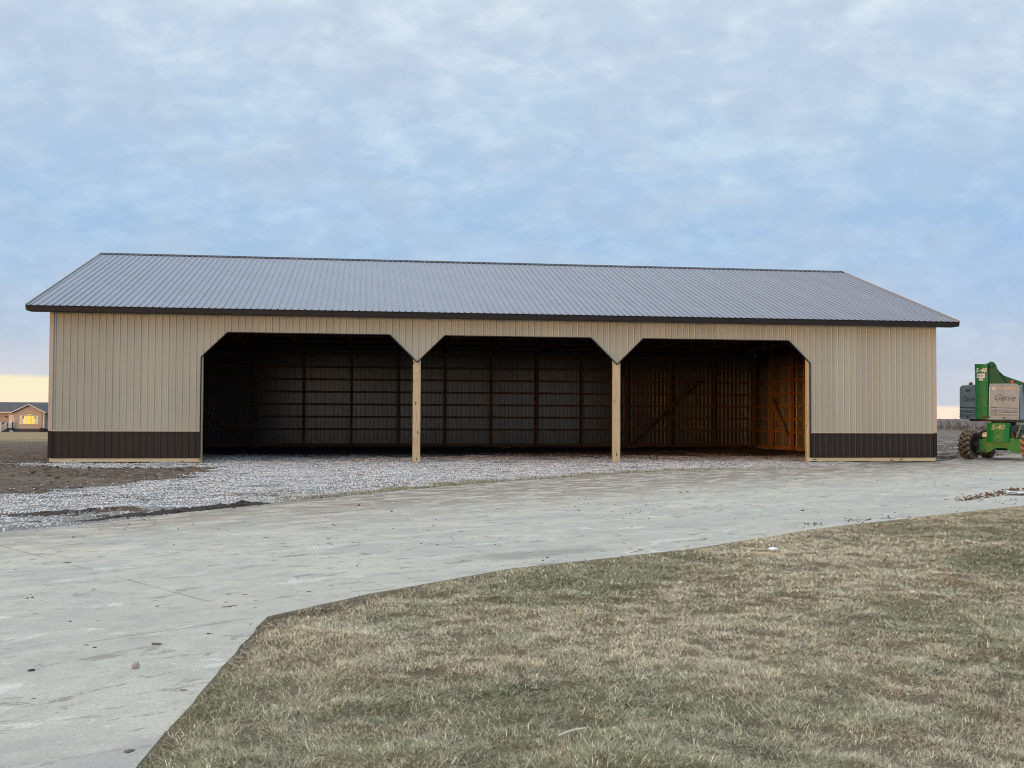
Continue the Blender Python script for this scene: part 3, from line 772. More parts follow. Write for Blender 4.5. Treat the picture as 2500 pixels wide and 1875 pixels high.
# turntable and its tail
TT = Matrix.Translation((0, 0, 0)) @ Matrix.Rotation(R(1.6), 4, 'Y')
def tmb(): b = MB(); b.m = TT; return b
mb = tmb(); mb.cyl((1.6, 2.6, 3.9), (1.6, 2.6, 4.5), 1.35, None, 32); lp('slew_ring', mb, M['black'])
mb = tmb(); mb.plan([(-2.1, 0.9), (-1.2, -0.25), (-0.1, -0.55), (3.1, -0.4), (4.0, 1.5), (4.2, 5.5), (0.0, 6.5), (-2.2, 5.0)], 4.42, 4.70); lp('turntable', mb, M['black'], bevel=0.03)
def cover(name, p, q, depth, z0, z1, corner):
    """moulded tail cover: face from p to q (plan), rounded top, two pressed louvres"""
    p = Vector((*p, 0)); q = Vector((*q, 0)); d = (q-p); ln = d.length; d.normalize(); nin = Vector((-d.y, d.x, 0))
    ax = Matrix((( d.x, nin.x, 0, p.x), (d.y, nin.y, 0, p.y), (0, 0, 1, 0), (0, 0, 0, 1)))
    b = MB(); b.m = TT @ ax
    rr = 0.50; H = z1
    prof = []
    lx, rx = 0.0, ln
    # outline of the face with one generous rounded upper corner, the other tight
    def arc(cx, cz, r, a0, a1): return [(cx + r*math.cos(R(a)), cz + r*math.sin(R(a))) for a in np.linspace(a0, a1, 7)]
    if corner == 'left': out = [(rx, z0), (rx, H)] + arc(lx+rr, H-rr-0.08, rr, 95, 180) + [(lx+0.12, z0)]
    else: out = [(rx-0.02, z0)] + arc(rx-rr, H-rr, rr, 0, 90) + [(lx, H-0.08), (lx, z0)]
    b.prism(out, 0.0, depth)
    o = lp(name, b, M['machine_grey'], bevel=0.11, seg=4)
    for k, zz in enumerate((z0+0.62, z0+1.12)):
        g = MB(); g.m = TT @ ax
        x0, x1 = 0.18, ln-0.22
        g.add([(x0, -0.005, zz+0.16), (x1, -0.005, zz+0.16), (x1, -0.10, zz+0.02), (x0, -0.10, zz+0.02), (x1, -0.005, zz-0.22), (x0, -0.005, zz-0.22), ],
              [(0,1,2,3), (3,2,4,5), (0,3,5), (1,4,2)])
        g.build('louvre', M['machine_grey'], o)
        g = MB(); g.m = TT @ ax; g.box(x0, x1, -0.03, -0.004, zz+0.165, zz+0.215); g.build('louvre_slot', M['groove'], o)
    return o, TT @ ax, ln
cr, axr, lnr = cover('tail_cover', (-0.02, -0.62), (3.15, -0.40), 2.6, 4.74, 8.90, 'right')
cl, axl, lnl = cover('tail_cover', (-3.30, 1.30), (-1.28, -0.42), 1.7, 4.62, 8.72, 'left')
# side cover towards the right
mb = tmb(); mb.plan([(3.22, -0.2), (3.9, 1.2), (4.15, 4.6), (2.9, 4.8), (2.5, 1.9)], 4.76, 8.78); lp('side_cover', mb, M['machine_grey'], bevel=0.15, seg=4)
for ax, ln, sz, z, par in ((axr, lnr, 0.98, 7.22, cr), (axl, lnl, 0.90, 7.02, cl)):
    text_mesh('raised_name', 'Genie', sz, M['groove'], par, ax @ Matrix.Translation((ln*0.5, -0.012, z)), 0.30, 0.022, 0.0, 0.95 if par is cr else 0.8)
    text_mesh('raised_name', 'Genie', sz, M['machine_grey'], par, ax @ Matrix.Translation((ln*0.5+0.035, -0.03, z+0.04)), 0.30, 0.02, -0.022, 0.95 if par is cr else 0.8)
# worn foil lettering and emblem ring, no longer readable
mb = MB(); mb.m = axr
for i in range(24):
    a0, a1 = 2*math.pi*i/24, 2*math.pi*(i+1)/24
    q = []
    for a, r in ((a0, .20), (a1, .20), (a1, .13), (a0, .13)): q.append((0.46 + r*math.cos(a), -0.008, 8.28 + r*math.sin(a)))
    mb.add(q, [(0,1,2,3)])
mb.build('emblem', M['plate'], cr)
mb = MB(); mb.m = axr; random.seed(5); x = 1.05
while x < 2.75:
    w = random.uniform(.05, .11); z0 = 8.22 + random.uniform(-.02, .02); z1 = z0 + random.uniform(.12, .26)
    mb.box(x, x+w*.45, -0.012, -0.004, z0, z1); mb.box(x, x+w, -0.012, -0.004, z0 + random.choice((0, .08)), z0 + random.choice((.05, .12)))
    x += w + .05
mb.build('foil_lettering', M['sunset_foil'], cr)
mb = MB(); mb.m = axl
for k, zz in enumerate((8.06, 7.97, 7.88)): mb.box(0.95, 1.75 - 0.12*k, -0.01, -0.003, zz, zz+0.055)
mb.build('decal', M['groove'], cl)
for ax, ln, par, h in ((axr, lnr, cr, 8.5), (axl, lnl, cl, 8.2)):
    mb = MB(); mb.m = ax
    mb.box(0.10, ln-0.12, -0.006, -0.002, 5.98, 6.03); mb.box(ln*0.5-0.14, ln*0.5+0.14, -0.05, -0.003, 4.86, 4.98)
    for x in (0.16, ln-0.3): mb.cyl((x, -0.03, 4.92), (x, 0, 4.92), 0.05, None, 8)
    mb.build('latch', M['groove'], par)
mb = MB(); mb.m = axr
for z, r in ((6.86, .045), (6.45, .07)): mb.cyl((0.60, -0.02, z), (0.60, 0, z), r, None, 10)
mb.box(0.62, 0.69, -0.012, -0.003, 4.86, 5.08)
mb.build('paint_chip', M['plate'], cr)
mb = MB(); mb.m = axr
random.seed(9)
pts = [(0.02 + random.uniform(-.03, .03), -0.03, z) for z in np.arange(5.1, 8.75, 0.25)]
mb.tube(pts, 0.045, 6); mb.build('edge_seal', M['plate'], cr)
for (x, y, z) in ((-2.05, 1.2, 8.62), (2.35, -0.02, 8.86)):
    mb = tmb(); mb.cyl((x, y, z), (x, y, z+0.10), 0.27, None, 20); bc = lp('beacon', mb, M['black'])
    mb = tmb(); mb.cyl((x, y, z+0.10), (x, y, z+0.38), 0.22, 0.19, 20); mb.build('lens', M['beacon'], bc, bevel=0.03)
# mast: channel plate with turned edges, leaning a little
mm = tmb()
mm.add([(-1.36, -0.62, 4.66), (-0.16, -0.80, 4.66), (-0.42, -0.80, 11.1), (-1.66, -0.62, 11.1),
        (-1.36, 1.2, 4.66), (-0.16, 1.2, 4.66), (-0.42, 1.2, 11.1), (-1.66, 1.2, 11.1)],
       [(0,1,2,3), (5,4,7,6), (0,4,5,1), (1,5,6,2), (2,6,7,3), (3,7,4,0)])
mast = lp('mast', mm, M['green'], bevel=0.05)
mm = tmb()
mm.add([(-0.14, -0.86, 4.9), (-0.03, -0.86, 4.9), (-0.30, -0.86, 11.2), (-0.41, -0.86, 11.2), (-0.14, 1.2, 4.9), (-0.03, 1.2, 4.9), (-0.30, 1.2, 11.2), (-0.41, 1.2, 11.2)],
       [(0,1,2,3), (5,4,7,6), (0,4,5,1), (1,5,6,2), (2,6,7,3), (3,7,4,0)])
mm.build('flange', M['green'], mast, bevel=0.02)
FACE = TT @ Matrix.Translation((-0.99, -0.735, 0)) @ Matrix.Rotation(R(-8.5), 4, 'Z')
text_mesh('model_mark', 'S-40', 0.66, M['letter'], mast, FACE @ Matrix.Translation((0, -0.01, 10.33)), 0.25, 0.012, 0.014)
mb = MB(); mb.m = FACE; mb.box(-0.42, 0.46, -0.02, -0.004, 9.45, 9.98); mb.box(-0.20, 0.27, -0.02, -0.004, 9.16, 9.40); dc = mb.build('decal', M['plate'], mast)
mb = MB(); mb.m = FACE
for k in range(4): mb.box(-0.30+0.17*k, -0.22+0.17*k, -0.026, -0.021, 9.6+0.03*(k % 2), 9.85)
mb.build('decal_mark', M['steel'], dc)
for x, z, r in ((-0.06, 10.85, .10), (0.05, 5.95, .07), (0.62, 6.0, .07)):
    mb = MB(); mb.m = FACE; mb.cyl((x, -0.05, z), (x, 0.02, z), r, None, 12); mb.build('bolt', M['black'], mast)
mb = MB(); mb.m = FACE; mb.prism([(0.1, 4.85), (0.85, 4.85), (0.75, 5.05), (0.5, 5.12), (0.3, 5.0)], -0.05, 0.02); mb.build('mud_smear', M['leaf_dirt'], mast)
# boom knuckle and boom running away to the right
side = [(-0.32, 4.9), (-0.34, 11.1), (0.0, 11.42), (0.35, 11.36), (0.62, 11.05), (0.78, 10.55), (1.05, 9.9), (1.45, 9.2), (1.9, 8.55), (1.9, 4.9)]
mb = tmb(); mb.prism(side, -0.36, -0.24); mb.prism(side, 0.95, 1.08); lp('riser_plate', mb, M['green_dark'], bevel=0.02)
mb = tmb(); mb.prism([(0.0, 5.0), (0.05, 11.0), (0.6, 10.9), (0.95, 9.8), (1.6, 8.6), (1.6, 5.0)], -0.23, 0.93); lp('riser', mb, M['black'])
mb = tmb(); mb.cyl((0.12, -0.72, 10.98), (0.12, 1.2, 10.98), 0.20, None, 16); lp('pivot_pin', mb, M['green_dark'], bevel=0.02)
mb = tmb()
bp = [(0.30, 11.05), (0.62, 10.85), (0.95, 10.35), (1.45, 9.85), (2.2, 9.55), (3.6, 9.05), (9.5, 7.0), (9.3, 6.1), (3.2, 8.2), (1.9, 8.6), (1.1, 9.3), (0.6, 10.2)]
mb.prism(bp, 0.30, 1.45); boom = lp('boom', mb, M['green_dark'], bevel=0.04)
mb = tmb(); mb.prism([(9.3, 6.9), (14.5, 5.1), (14.3, 4.5), (9.2, 6.2)], 0.45, 1.3); mb.build('boom_extension', M['green'], boom, bevel=0.03)
mb = tmb()
for p, q in (((14.4, -0.3, 3.6), (14.4, 2.2, 3.6)), ((17.0, -0.3, 3.6), (17.0, 2.2, 3.6)), ((14.4, -0.3, 7.0), (14.4, 2.2, 7.0)), ((17.0, -0.3, 7.0), (17.0, 2.2, 7.0)), ((14.4, -0.3, 7.0), (17.0, -0.3, 7.0)), ((14.4, 2.2, 7.0), (17.0, 2.2, 7.0)),
             ((14.4, -0.3, 5.3), (17.0, -0.3, 5.3)), ((14.4, 2.2, 5.3), (17.0, 2.2, 5.3)), ((14.4, -0.3, 3.6), (14.4, -0.3, 7.0)), ((17, -0.3, 3.6), (17, -0.3, 7)), ((14.4, 2.2, 3.6), (14.4, 2.2, 7)), ((17, 2.2, 3.6), (17, 2.2, 7))):
    mb.cyl(p, q, 0.08, None, 8)
mb.box(14.3, 17.1, -0.35, 2.25, 3.5, 3.6); lp('basket', mb, M['machine_grey'])

# ------------------------------------------------------------------ ground regions (feet)
CONC = [(-60, -175), (30.9, -150), (30.95, -104.9), (31.8, -92.9), (34.5, -89.6), (39.5, -84.8), (47.7, -80.0), (56.2, -73.0), (64.1, -68.0), (74.1, -61.8), (100, -43), (150, -8), (260, 66),
        (250, 100), (160, 34), (133, 24), (123, 18), (113, 11), (108, 3.5), (100.5, -2.4), (95, -4.6), (88.4, -7.7), (80, -15.0), (72, -17.5), (62.4, -21.4), (52.6, -29.8), (45, -36.5), (37.6, -44.4), (33.3, -50.3), (27.2, -57.2), (21.7, -66.8), (18.0, -71.1), (2, -84), (-20, -104), (-80, -140)]
LAWN = [(31.0, -150), (31.05, -104.9), (31.9, -93.0), (34.6, -89.8), (39.6, -85.0), (47.8, -80.2), (56.3, -73.2), (64.2, -68.2), (74.2, -62.0), (100, -43.2), (150, -8.2), (260, 65.8), (330, -150)]
GRAV = [(17.2, -71.4), (21.2, -67.4), (26.7, -57.6), (33, -50.8), (37.2, -44.9), (44.6, -37.2), (52.2, -30.4), (62, -22.0), (72, -18.2), (80, -15.6), (88.2, -8.4), (94, -5.2), (92, -2.0), (88, -0.2), (87.9, 1.0), (103.4, 1.0), (103.4, W-0.3), (0.6, W-0.3), (0.6, 1.0), (16, 1.0), (16, -0.2), (4, -0.5), (-2, -1.5), (-1.5, -6.0), (3, -9.0), (8, -13.0), (13, -12.5), (17.0, -10.5), (19.3, -12.5),
        (19.8, -20), (19.2, -28), (17.2, -36), (15.0, -42), (11.5, -47), (7, -52), (-2, -60), (-14, -70), (-26, -80), (-20, -100), (2, -84.4)]
HOLES = [(20.5, -61.5, 3.4, 0.9, 0.55), (25.2, -58.6, 2.6, 0.5, 0.62), (22.0, -63.2, 3.0, 0.35, 0.62)]

def inside(poly, x, y):
    x = np.asarray(x, float); y = np.asarray(y, float); c = np.zeros(x.shape, bool)
    n = len(poly)
    for i in range(n):
        x0, y0 = poly[i]; x1, y1 = poly[(i+1) % n]
        if y0 == y1: continue
        t = ((y0 > y) != (y1 > y)) & (x < (x1-x0)*(y-y0)/(y1-y0) + x0)
        c ^= t
    return c
def edist(poly, x, y, closed=True):
    x = np.asarray(x, float); y = np.asarray(y, float); d = np.full(x.shape, 1e9)
    n = len(poly)
    for i in range(n if closed else n-1):
        x0, y0 = poly[i]; x1, y1 = poly[(i+1) % n]
        dx, dy = x1-x0, y1-y0; t = np.clip(((x-x0)*dx + (y-y0)*dy)/(dx*dx+dy*dy+1e-9), 0, 1)
        d = np.minimum(d, np.hypot(x-x0-t*dx, y-y0-t*dy))
    return d
_g = rng.normal(size=(6, 256, 256))
def vnoise(x, y, k=0):
    """smooth value noise on arrays, about -1..1"""
    g = _g[k]; xi = np.floor(x).astype(int); yi = np.floor(y).astype(int); fx = x-xi; fy = y-yi
    fx = fx*fx*(3-2*fx); fy = fy*fy*(3-2*fy)
    a = g[xi & 255, yi & 255]; b = g[(xi+1) & 255, yi & 255]; c = g[xi & 255, (yi+1) & 255]; d = g[(xi+1) & 255, (yi+1) & 255]
    return ((a*(1-fx)+b*fx)*(1-fy) + (c*(1-fx)+d*fx)*fy)
def fbm(x, y, k=0, o=4):
    s = 0; a = 1.0; t = 0
    for i in range(o):
        c_, q_ = math.cos(0.7+1.1*i), math.sin(0.7+1.1*i); s = s + a*vnoise((x*c_ - y*q_)*2**i + 17*i, (x*q_ + y*c_)*2**i + 31*i, (k+i) % 6); t += a*a; a *= 0.55
    return s/math.sqrt(t)

def gravel_mask(x, y):
    """>0 where crushed stone lies"""
    d = edist(GRAV, x, y); s = np.where(inside(GRAV, x, y), d, -d)
    m = s + 0.9*fbm(x*0.45, y*0.45, 1) + 0.35*fbm(x*2, y*2, 2)
    inb = (y > 0.5) & (x > 0.5) & (x < L-0.5)
    m = np.where(inb, np.maximum(m, 0.5), m)
    for hx, hy, a, b, rot in HOLES:
        c, q = math.cos(rot), math.sin(rot)
        u = (x-hx)*c + (y-hy)*q; v = -(x-hx)*q + (y-hy)*c
        hole = (np.sqrt((u/a)**2 + (v/b)**2) - 1)*min(a, b) + 0.35*fbm(x*0.9, y*0.9, 3)
        m = np.minimum(m, hole*2)
    return np.where(inside(CONC, x, y), -5, m)

# terrain -------------------------------------------------------------------
def lines(*segs):
    out = []
    for a, b, st in segs: out += list(np.arange(a, b, st))
    return np.array(out)
gx = lines((-9000, -1500, 500), (-1500, -300, 60), (-300, -60, 8), (-60, -16, 1.5), (-16, 32, 0.32), (32, 100, 4), (100, 150, 0.6), (150, 320, 5), (320, 1600, 40), (1600, 9001, 500))
gy = lines((-600, -100, 25), (-100, -72, 2), (-72, -4, 0.32), (-4, 40, 0.6), (40, 130, 1.6), (130, 620, 9), (620, 1600, 40), (1600, 12001, 600))
X, Y = np.meshgrid(gx, gy, indexing='ij')
def base_h(x, y):
    r = np.hypot(np.maximum(np.abs(x-60)-90, 0), np.maximum(y-60, 0))
    t = np.clip(r/420, 0, 1); t = t*t*(3-2*t)
    return -3.95*t
Z = base_h(X, Y)
gm = gravel_mask(X, Y); ic = inside(CONC, X, Y); il = inside(LAWN, X, Y)
ce = edist(CONC, X, Y); le = edist(LAWN, X, Y)
bare = np.clip((-gm)/1.2, 0, 1); bare[ic | il] = 0
bare *= np.clip((ce-0.3)/1.5, 0, 1)
inbarn = (X > -0.3) & (X < L+0.3) & (Y > -0.3) & (Y < W+0.3); bare[inbarn] = 0
far = np.clip(1-np.hypot(X-50, Y-20)/260, 0.12, 1)
rough = 0.10*fbm(X*0.35, Y*0.35, 0) + 0.10*fbm(X*1.1, Y*1.1, 2, 5) + 0.10*np.maximum(fbm(X*0.8, Y*0.8, 4, 5)-0.5, 0)
for hx, hy, a, b, rot in HOLES:
    c, q = math.cos(rot), math.sin(rot); u = ((X-hx)*c + (Y-hy)*q)/a; v = (-(X-hx)*q + (Y-hy)*c)/b
    rough += 0.30*np.exp(-(u*u+v*v)*0.9)*np.clip(0.4+0.6*fbm(X*1.6, Y*1.6, 5), 0.1, 2)
low = np.where(gm > 0, -0.02 - 0.28*np.clip((gm-0.3)/0.6, 0, 1), -0.02); low[ic | il | inbarn] = -0.30
Z += bare*(0.05 + rough*far) + (1-bare)*low
nX, nY = X.shape
idx = np.arange(nX*nY).reshape(nX, nY)
q = np.stack([idx[:-1, :-1], idx[1:, :-1], idx[1:, 1:], idx[:-1, 1:]], -1).reshape(-1, 4)
V = np.stack([X, Y, Z], -1).reshape(-1, 3)*S
g = np_mesh('ground', V, q.ravel(), np.arange(len(q))*4, M['earth'], smooth=True)
tag(g, kind='structure')

def region_sheet(name, mat, x0, x1, y0, y1, st, keep, h, kind, label=None, cat=None):
    xs = np.arange(x0, x1, st); ys = np.arange(y0, y1, st)
    X, Y = np.meshgrid(xs, ys, indexing='ij'); k = keep(X, Y); Z = h(X, Y)
    idx = np.arange(X.size).reshape(X.shape)
    q = np.stack([idx[:-1, :-1], idx[1:, :-1], idx[1:, 1:], idx[:-1, 1:]], -1).reshape(-1, 4)
    kk = k.ravel()[q].any(1); q = q[kk]
    used = np.unique(q); re = np.full(X.size, -1); re[used] = np.arange(len(used))
    V = np.stack([X, Y, Z], -1).reshape(-1, 3)[used]*S
    o = np_mesh(name, V, re[q].ravel(), np.arange(len(q))*4, mat, smooth=True)
    return tag(o, label, cat, None, kind)

def grav_h(x, y):
    e = np.where(inside(CONC, x, y), 0, np.clip(edist(CONC, x, y)/1.5, 0, 1))
    return -0.03 + e*(0.06 + 0.045*fbm(x*0.35, y*0.35, 2) + 0.03*fbm(x*1.3, y*1.3, 3))
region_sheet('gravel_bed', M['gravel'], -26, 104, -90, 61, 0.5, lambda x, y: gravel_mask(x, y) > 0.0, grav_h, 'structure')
def lawn_h(x, y):
    e = np.where(inside(CONC, x, y), 0, np.clip(edist(CONC, x, y)/1.2, 0, 1))
    return -0.005 + e*(0.045 + 0.05*fbm(x*0.5, y*0.5, 4) + 0.03*fbm(x*1.7, y*1.7, 1))
region_sheet('lawn', M['thatch'], 28, 150, -120, 20, 0.6, lambda x, y: inside(LAWN, x, y), lawn_h, 'structure')
# drive slab
def wobble(poly, st=0.7, amp=0.07):
    out = []
    for i in range(len(poly)):
        p = Vector((*poly[i], 0)); q2 = Vector((*poly[(i+1) % len(poly)], 0)); n = max(1, min(120, int((q2-p).length/st)))
        for k in range(n):
            c = p.lerp(q2, k/n); out.append((c.x + amp*mn.noise(c*0.9), c.y + amp*mn.noise(c*0.9 + Vector((9, 3, 0)))))
    return out
mb = MB(); mb.plan(wobble(CONC), -0.45, 0.012)
tag(mb.build('driveway', M['concrete'], None), kind='structure')

# ------------------------------------------------------------------ loose stone
phi = (1+5**.5)/2
ICO = np.array([(-1,phi,0),(1,phi,0),(-1,-phi,0),(1,-phi,0),(0,-1,phi),(0,1,phi),(0,-1,-phi),(0,1,-phi),(phi,0,-1),(phi,0,1),(-phi,0,-1),(-phi,0,1)])/1.9
ICF = np.array([(0,11,5),(0,5,1),(0,1,7),(0,7,10),(0,10,11),(1,5,9),(5,11,4),(11,10,2),(10,7,6),(7,1,8),(3,9,4),(3,4,2),(3,2,6),(3,6,8),(3,8,9),(4,9,5),(2,4,11),(6,2,10),(8,6,7),(9,8,1)])
def scatter_stones(name, px, py, pz, size, cols, mat, flat=0.65):
    n = len(px)
    j = 1 + rng.uniform(-.32, .32, (n, 12, 1))
    v = ICO[None]*j
    a = rng.uniform(0, 6.28, n); ca, sa = np.cos(a), np.sin(a)
    sx = rng.uniform(.8, 1.3, n); sz = rng.uniform(flat*.7, flat*1.2, n)
    x = v[..., 0]*sx[:, None]; y = v[..., 1]; z = v[..., 2]*sz[:, None]
    X = (x*ca[:, None] - y*sa[:, None])*size[:, None] + px[:, None]
    Y = (x*sa[:, None] + y*ca[:, None])*size[:, None] + py[:, None]
    Zz = z*size[:, None] + pz[:, None]
    V = np.stack([X, Y, Zz], -1).reshape(-1, 3)*S
    F = (ICF[None] + (np.arange(n)*12)[:, None, None]).reshape(-1)
    C = np.repeat(cols, 12, axis=0)
    return np_mesh(name, V, F, np.arange(n*20)*3, mat, C)
CAMP = np.array([34.35, -121.76])
def sample(n, x0, x1, y0, y1, dens):
    x = rng.uniform(x0, x1, n); y = rng.uniform(y0, y1, n); k = rng.uniform(size=n) < dens(x, y)
    return x[k], y[k]
VERGE = [(26.9, -57.2), (33.2, -50.4), (37.5, -44.6), (45, -36.7), (52.5, -30.0), (62.3, -21.6), (72, -17.7), (80, -15.2), (87, -8.6)]
def verge(x, y):
    e = edist(VERGE, x, y, False); u = np.clip((x-28)/8, 0, 1)*np.clip((84-x)/22, 0, 1)
    return np.where(e < 4.5, np.clip(1.5 - e/2.0 + 0.55*fbm(x*0.5, y*0.5, 4), 0, 1)*u, 0)
def gd(x, y):
    m = gravel_mask(x, y); d = np.hypot(x-CAMP[0], y-CAMP[1])
    thin = np.clip(0.70 + 0.60*fbm(x*0.3, y*0.3, 5) + 0.25*fbm(x*1.1, y*1.1, 2) + 0.4*np.clip(m-1, 0, 1.5), 0.15, 1)
    return np.where(m > -0.15, np.clip(m*1.3+0.45, 0, 1), 0.0)*thin*np.clip(1.45 - d/115, 0.10, 1)*(1-0.93*verge(x, y))*np.clip(1.25 - y/22 + 0.2*fbm(x*0.2, y*0.2, 3), 0.03, 1)
px, py = sample(1000000, -26, 104, -86, 40, gd)
d = np.hypot(px-CAMP[0], py-CAMP[1])
size = rng.uniform(0.020, 0.048, len(px))*np.clip(0.7+d/140, 1, 1.4)
b = np.clip(rng.normal(0.62, 0.17, len(px)), 0.16, 0.88)
cols = np.stack([b*0.965, b*0.985, b*0.975], -1)
st = scatter_stones('loose_gravel', px, py, grav_h(px, py)+size*0.22, size, cols, M['stone'])
tag(st, 'crushed white limestone gravel spread in front of and inside the barn', 'gravel', kind='stuff')

def carry_d(x, y):
    e = edist(GRAV, x, y); return np.where(inside(CONC, x, y), 0.8*np.exp(-e/0.55) + 0.03*np.exp(-e/4.0), 0)*np.clip(0.7+0.5*fbm(x*0.4, y*0.4, 2), 0.05, 1)
px, py = sample(240000, -20, 96, -90, 0, carry_d)
size = rng.uniform(0.02, 0.05, len(px)); b = np.clip(rng.normal(0.48, 0.14, len(px)), 0.14, 0.75)
tag(scatter_stones('stray_gravel', px, py, 0.012+size*0.25, size, np.stack([b, b*.97, b*.92], -1), M['stone']), 'stray white stones kicked onto the edge of the concrete drive', 'gravel', kind='stuff')
# mud crumbs on concrete and clods in the bare soil
def crumb_d(x, y):
    on = inside(CONC, x, y) & (np.hypot(x-CAMP[0], y-CAMP[1]) < 110)
    f = fbm(x*0.16, y*0.16, 0); f2 = fbm(x*0.9, y*0.9, 3)
    return np.where(on, np.clip((f*0.6 + f2*0.7 - 0.5)*0.5, 0.006, 0.5), 0)
px, py = sample(60000, 0, 120, -110, 10, crumb_d)
size = np.clip(rng.lognormal(-3.35, 0.45, len(px)), 0.015, 0.12)
b = rng.uniform(0.6, 1.6, len(px))[:, None]*np.array([[0.085, 0.068, 0.052]])
tag(scatter_stones('mud_crumbs', px, py, 0.012+size*0.15, size, b, M['stone'], 0.4), 'crumbs of dried mud scattered over the concrete drive', 'mud', kind='stuff')
def flake_d(x, y):
    return np.where(inside(CONC, x, y), np.clip(0.25 + 0.55*fbm(x*0.14, y*0.14, 2), 0.02, 1), 0)
px, py = sample(4200, 4, 112, -108, 4, flake_d)
size = np.clip(rng.lognormal(-2.5, 0.45, len(px)), 0.03, 0.15)
b = rng.uniform(0.7, 1.7, len(px))[:, None]*np.array([[0.135, 0.110, 0.085]])
tag(scatter_stones('mud_flakes', px, py, np.full(len(px), 0.012), size, b, M['stone'], 0.05), 'thin flakes of dried mud stuck to the concrete drive', 'mud', kind='stuff')
def clod_d(x, y):
    m = gravel_mask(x, y); ok = (m < 0.1) & ~inside(CONC, x, y) & ~inside(LAWN, x, y) & ~((x > -0.2) & (x < L) & (y > -0.2) & (y < W))
    return np.where(ok, np.clip(0.25 + 0.5*fbm(x*0.3, y*0.3, 1), 0.03, 0.9), 0)
def ground_z(x, y):
    ix = np.clip(np.searchsorted(gx, x)-1, 0, nX-2); iy = np.clip(np.searchsorted(gy, y)-1, 0, nY-2)
    return np.maximum(np.maximum(Z[ix, iy], Z[ix+1, iy]), np.maximum(Z[ix, iy+1], Z[ix+1, iy+1]))
p1 = sample(11000, -22, 30, -80, 4, clod_d); p2 = sample(5200, 104.5, 150, 2, 60, clod_d)
px = np.concatenate([p1[0], p2[0]]); py = np.concatenate([p1[1], p2[1]])
size = np.clip(rng.lognormal(-2.9, 0.6, len(px)), 0.025, 0.30)
b = rng.uniform(0.55, 1.5, len(px))[:, None]*np.array([[0.098, 0.080, 0.064]])
tag(scatter_stones('soil_clods', px, py, ground_z(px, py)+size*0.1, size, b, M['stone'], 0.6), 'brown clods of churned soil on the bare ground beside the barn', 'soil', kind='stuff')
# stray white stones in the soil
def stray_d(x, y):
    m = gravel_mask(x, y); return np.where((m < 0) & (m > -7) & ~inside(CONC, x, y) & (x < 25), 0.9*np.exp(m*0.55), 0)
px, py = sample(9000, -22, 24, -76, 3, stray_d)
size = rng.uniform(0.04, 0.085, len(px)); b = rng.uniform(0.35, 0.7, len(px))[:, None]*np.ones((1, 3))
tag(scatter_stones('stray_gravel', px, py, ground_z(px, py)+size*0.3, size, b, M['stone']), 'stray white stones strewn over the brown soil', 'gravel', kind='stuff')

# ------------------------------------------------------------------ grass
def blades(name, px, py, pz, length, width, cols, lean, label, cat, heading=None):
    n = len(px)
    a = rng.uniform(0, 2*math.pi, n) if heading is None else heading
    dx, dy = np.cos(a), np.sin(a); wx, wy = -dy, dx
    th1 = lean; th2 = np.clip(lean + rng.uniform(0.1, 0.7, n), 0, 1.75)
    l1 = length*0.5; l2 = length*0.5
    mx = l1*np.sin(th1); mz = l1*np.cos(th1); tx = mx + l2*np.sin(th2); tz = np.maximum(mz + l2*np.cos(th2), 0.012)
    def P(h, z, w): return np.stack([px + dx*h + wx*w, py + dy*h + wy*w, pz + z], -1)
    w = width/2
    V = np.stack([P(0*mx, 0*mz-0.02, w), P(0*mx, 0*mz-0.02, -w), P(mx, mz, w*.85), P(mx, mz, -w*.85), P(tx, tz, 0*w)], 1).reshape(-1, 3)*S
    o = np.arange(n)*5
    L_ = np.stack([o, o+1, o+3, o+2, o+2, o+3, o+4], 1).ravel()
    st = np.stack([np.arange(n)*7, np.arange(n)*7+4], 1).ravel()
    ob = np_mesh(name, V, L_, st, M['blade'], np.repeat(cols, 5, axis=0))
    return tag(ob, label, cat, kind='stuff')
def vis_lawn(x, y):
    rx, ry = x-CAMP[0], y-CAMP[1]
    dep = rx*math.sin(.1379) + ry*math.cos(.1379); lat = rx*math.cos(.1379) - ry*math.sin(.1379)
    return (dep > 11) & (np.abs(lat) < dep*0.53 + 6), dep
def lawn_d(x, y):
    ok, dep = vis_lawn(x, y)
    return np.where(ok & (inside(LAWN, x, y) | ((edist(LAWN, x, y) < 0.02+0.07*fbm(x*1.5, y*1.5, 0)) & (np.hypot(x-31.8, y+92.9) > 1.2))), np.clip((17/np.maximum(dep, 5))**1.4, 0.06, 1), 0)
px, py = sample(5200000, 30.5, 88, -112, -50, lawn_d)
dep = vis_lawn(px, py)[1]
ed = edist(CONC, px, py)
gf = 1.25*fbm(px*0.17, py*0.17, 0, 4) + 0.5*fbm(px*0.8, py*0.8, 2, 3) + rng.normal(0, .5, len(px))
dry = np.array([0.565, 0.50, 0.345]); straw = np.array([0.78, 0.71, 0.53]); grn = np.array([0.215, 0.238, 0.118]); brn = np.array([0.31, 0.255, 0.165])
t = np.clip(0.55 - gf*0.46, 0, 1)[:, None]
cols = grn*(1-t) + dry*t
k = rng.uniform(size=len(px)); cols[k < 0.16] = straw; cols[k > 0.90] = brn
corner = np.exp(-((px-33.2)**2 + (py+91.6)**2)/5.0)
edge = np.clip(np.clip(1-ed/1.5, 0, 1)*np.clip(0.55+0.6*fbm(px*0.3, py*0.3, 3), 0, 1) + 1.1*corner*np.clip(1.2-ed/2.2, 0, 1), 0, 1.1); ke = rng.uniform(size=len(px)) < edge*0.75*((py > -95) | (ed < 0.35))
cols[ke] = np.array([0.15, 0.125, 0.085])*rng.uniform(.5, 1.1, (ke.sum(), 1))
cols *= rng.uniform(0.6, 1.3, (len(px), 1))
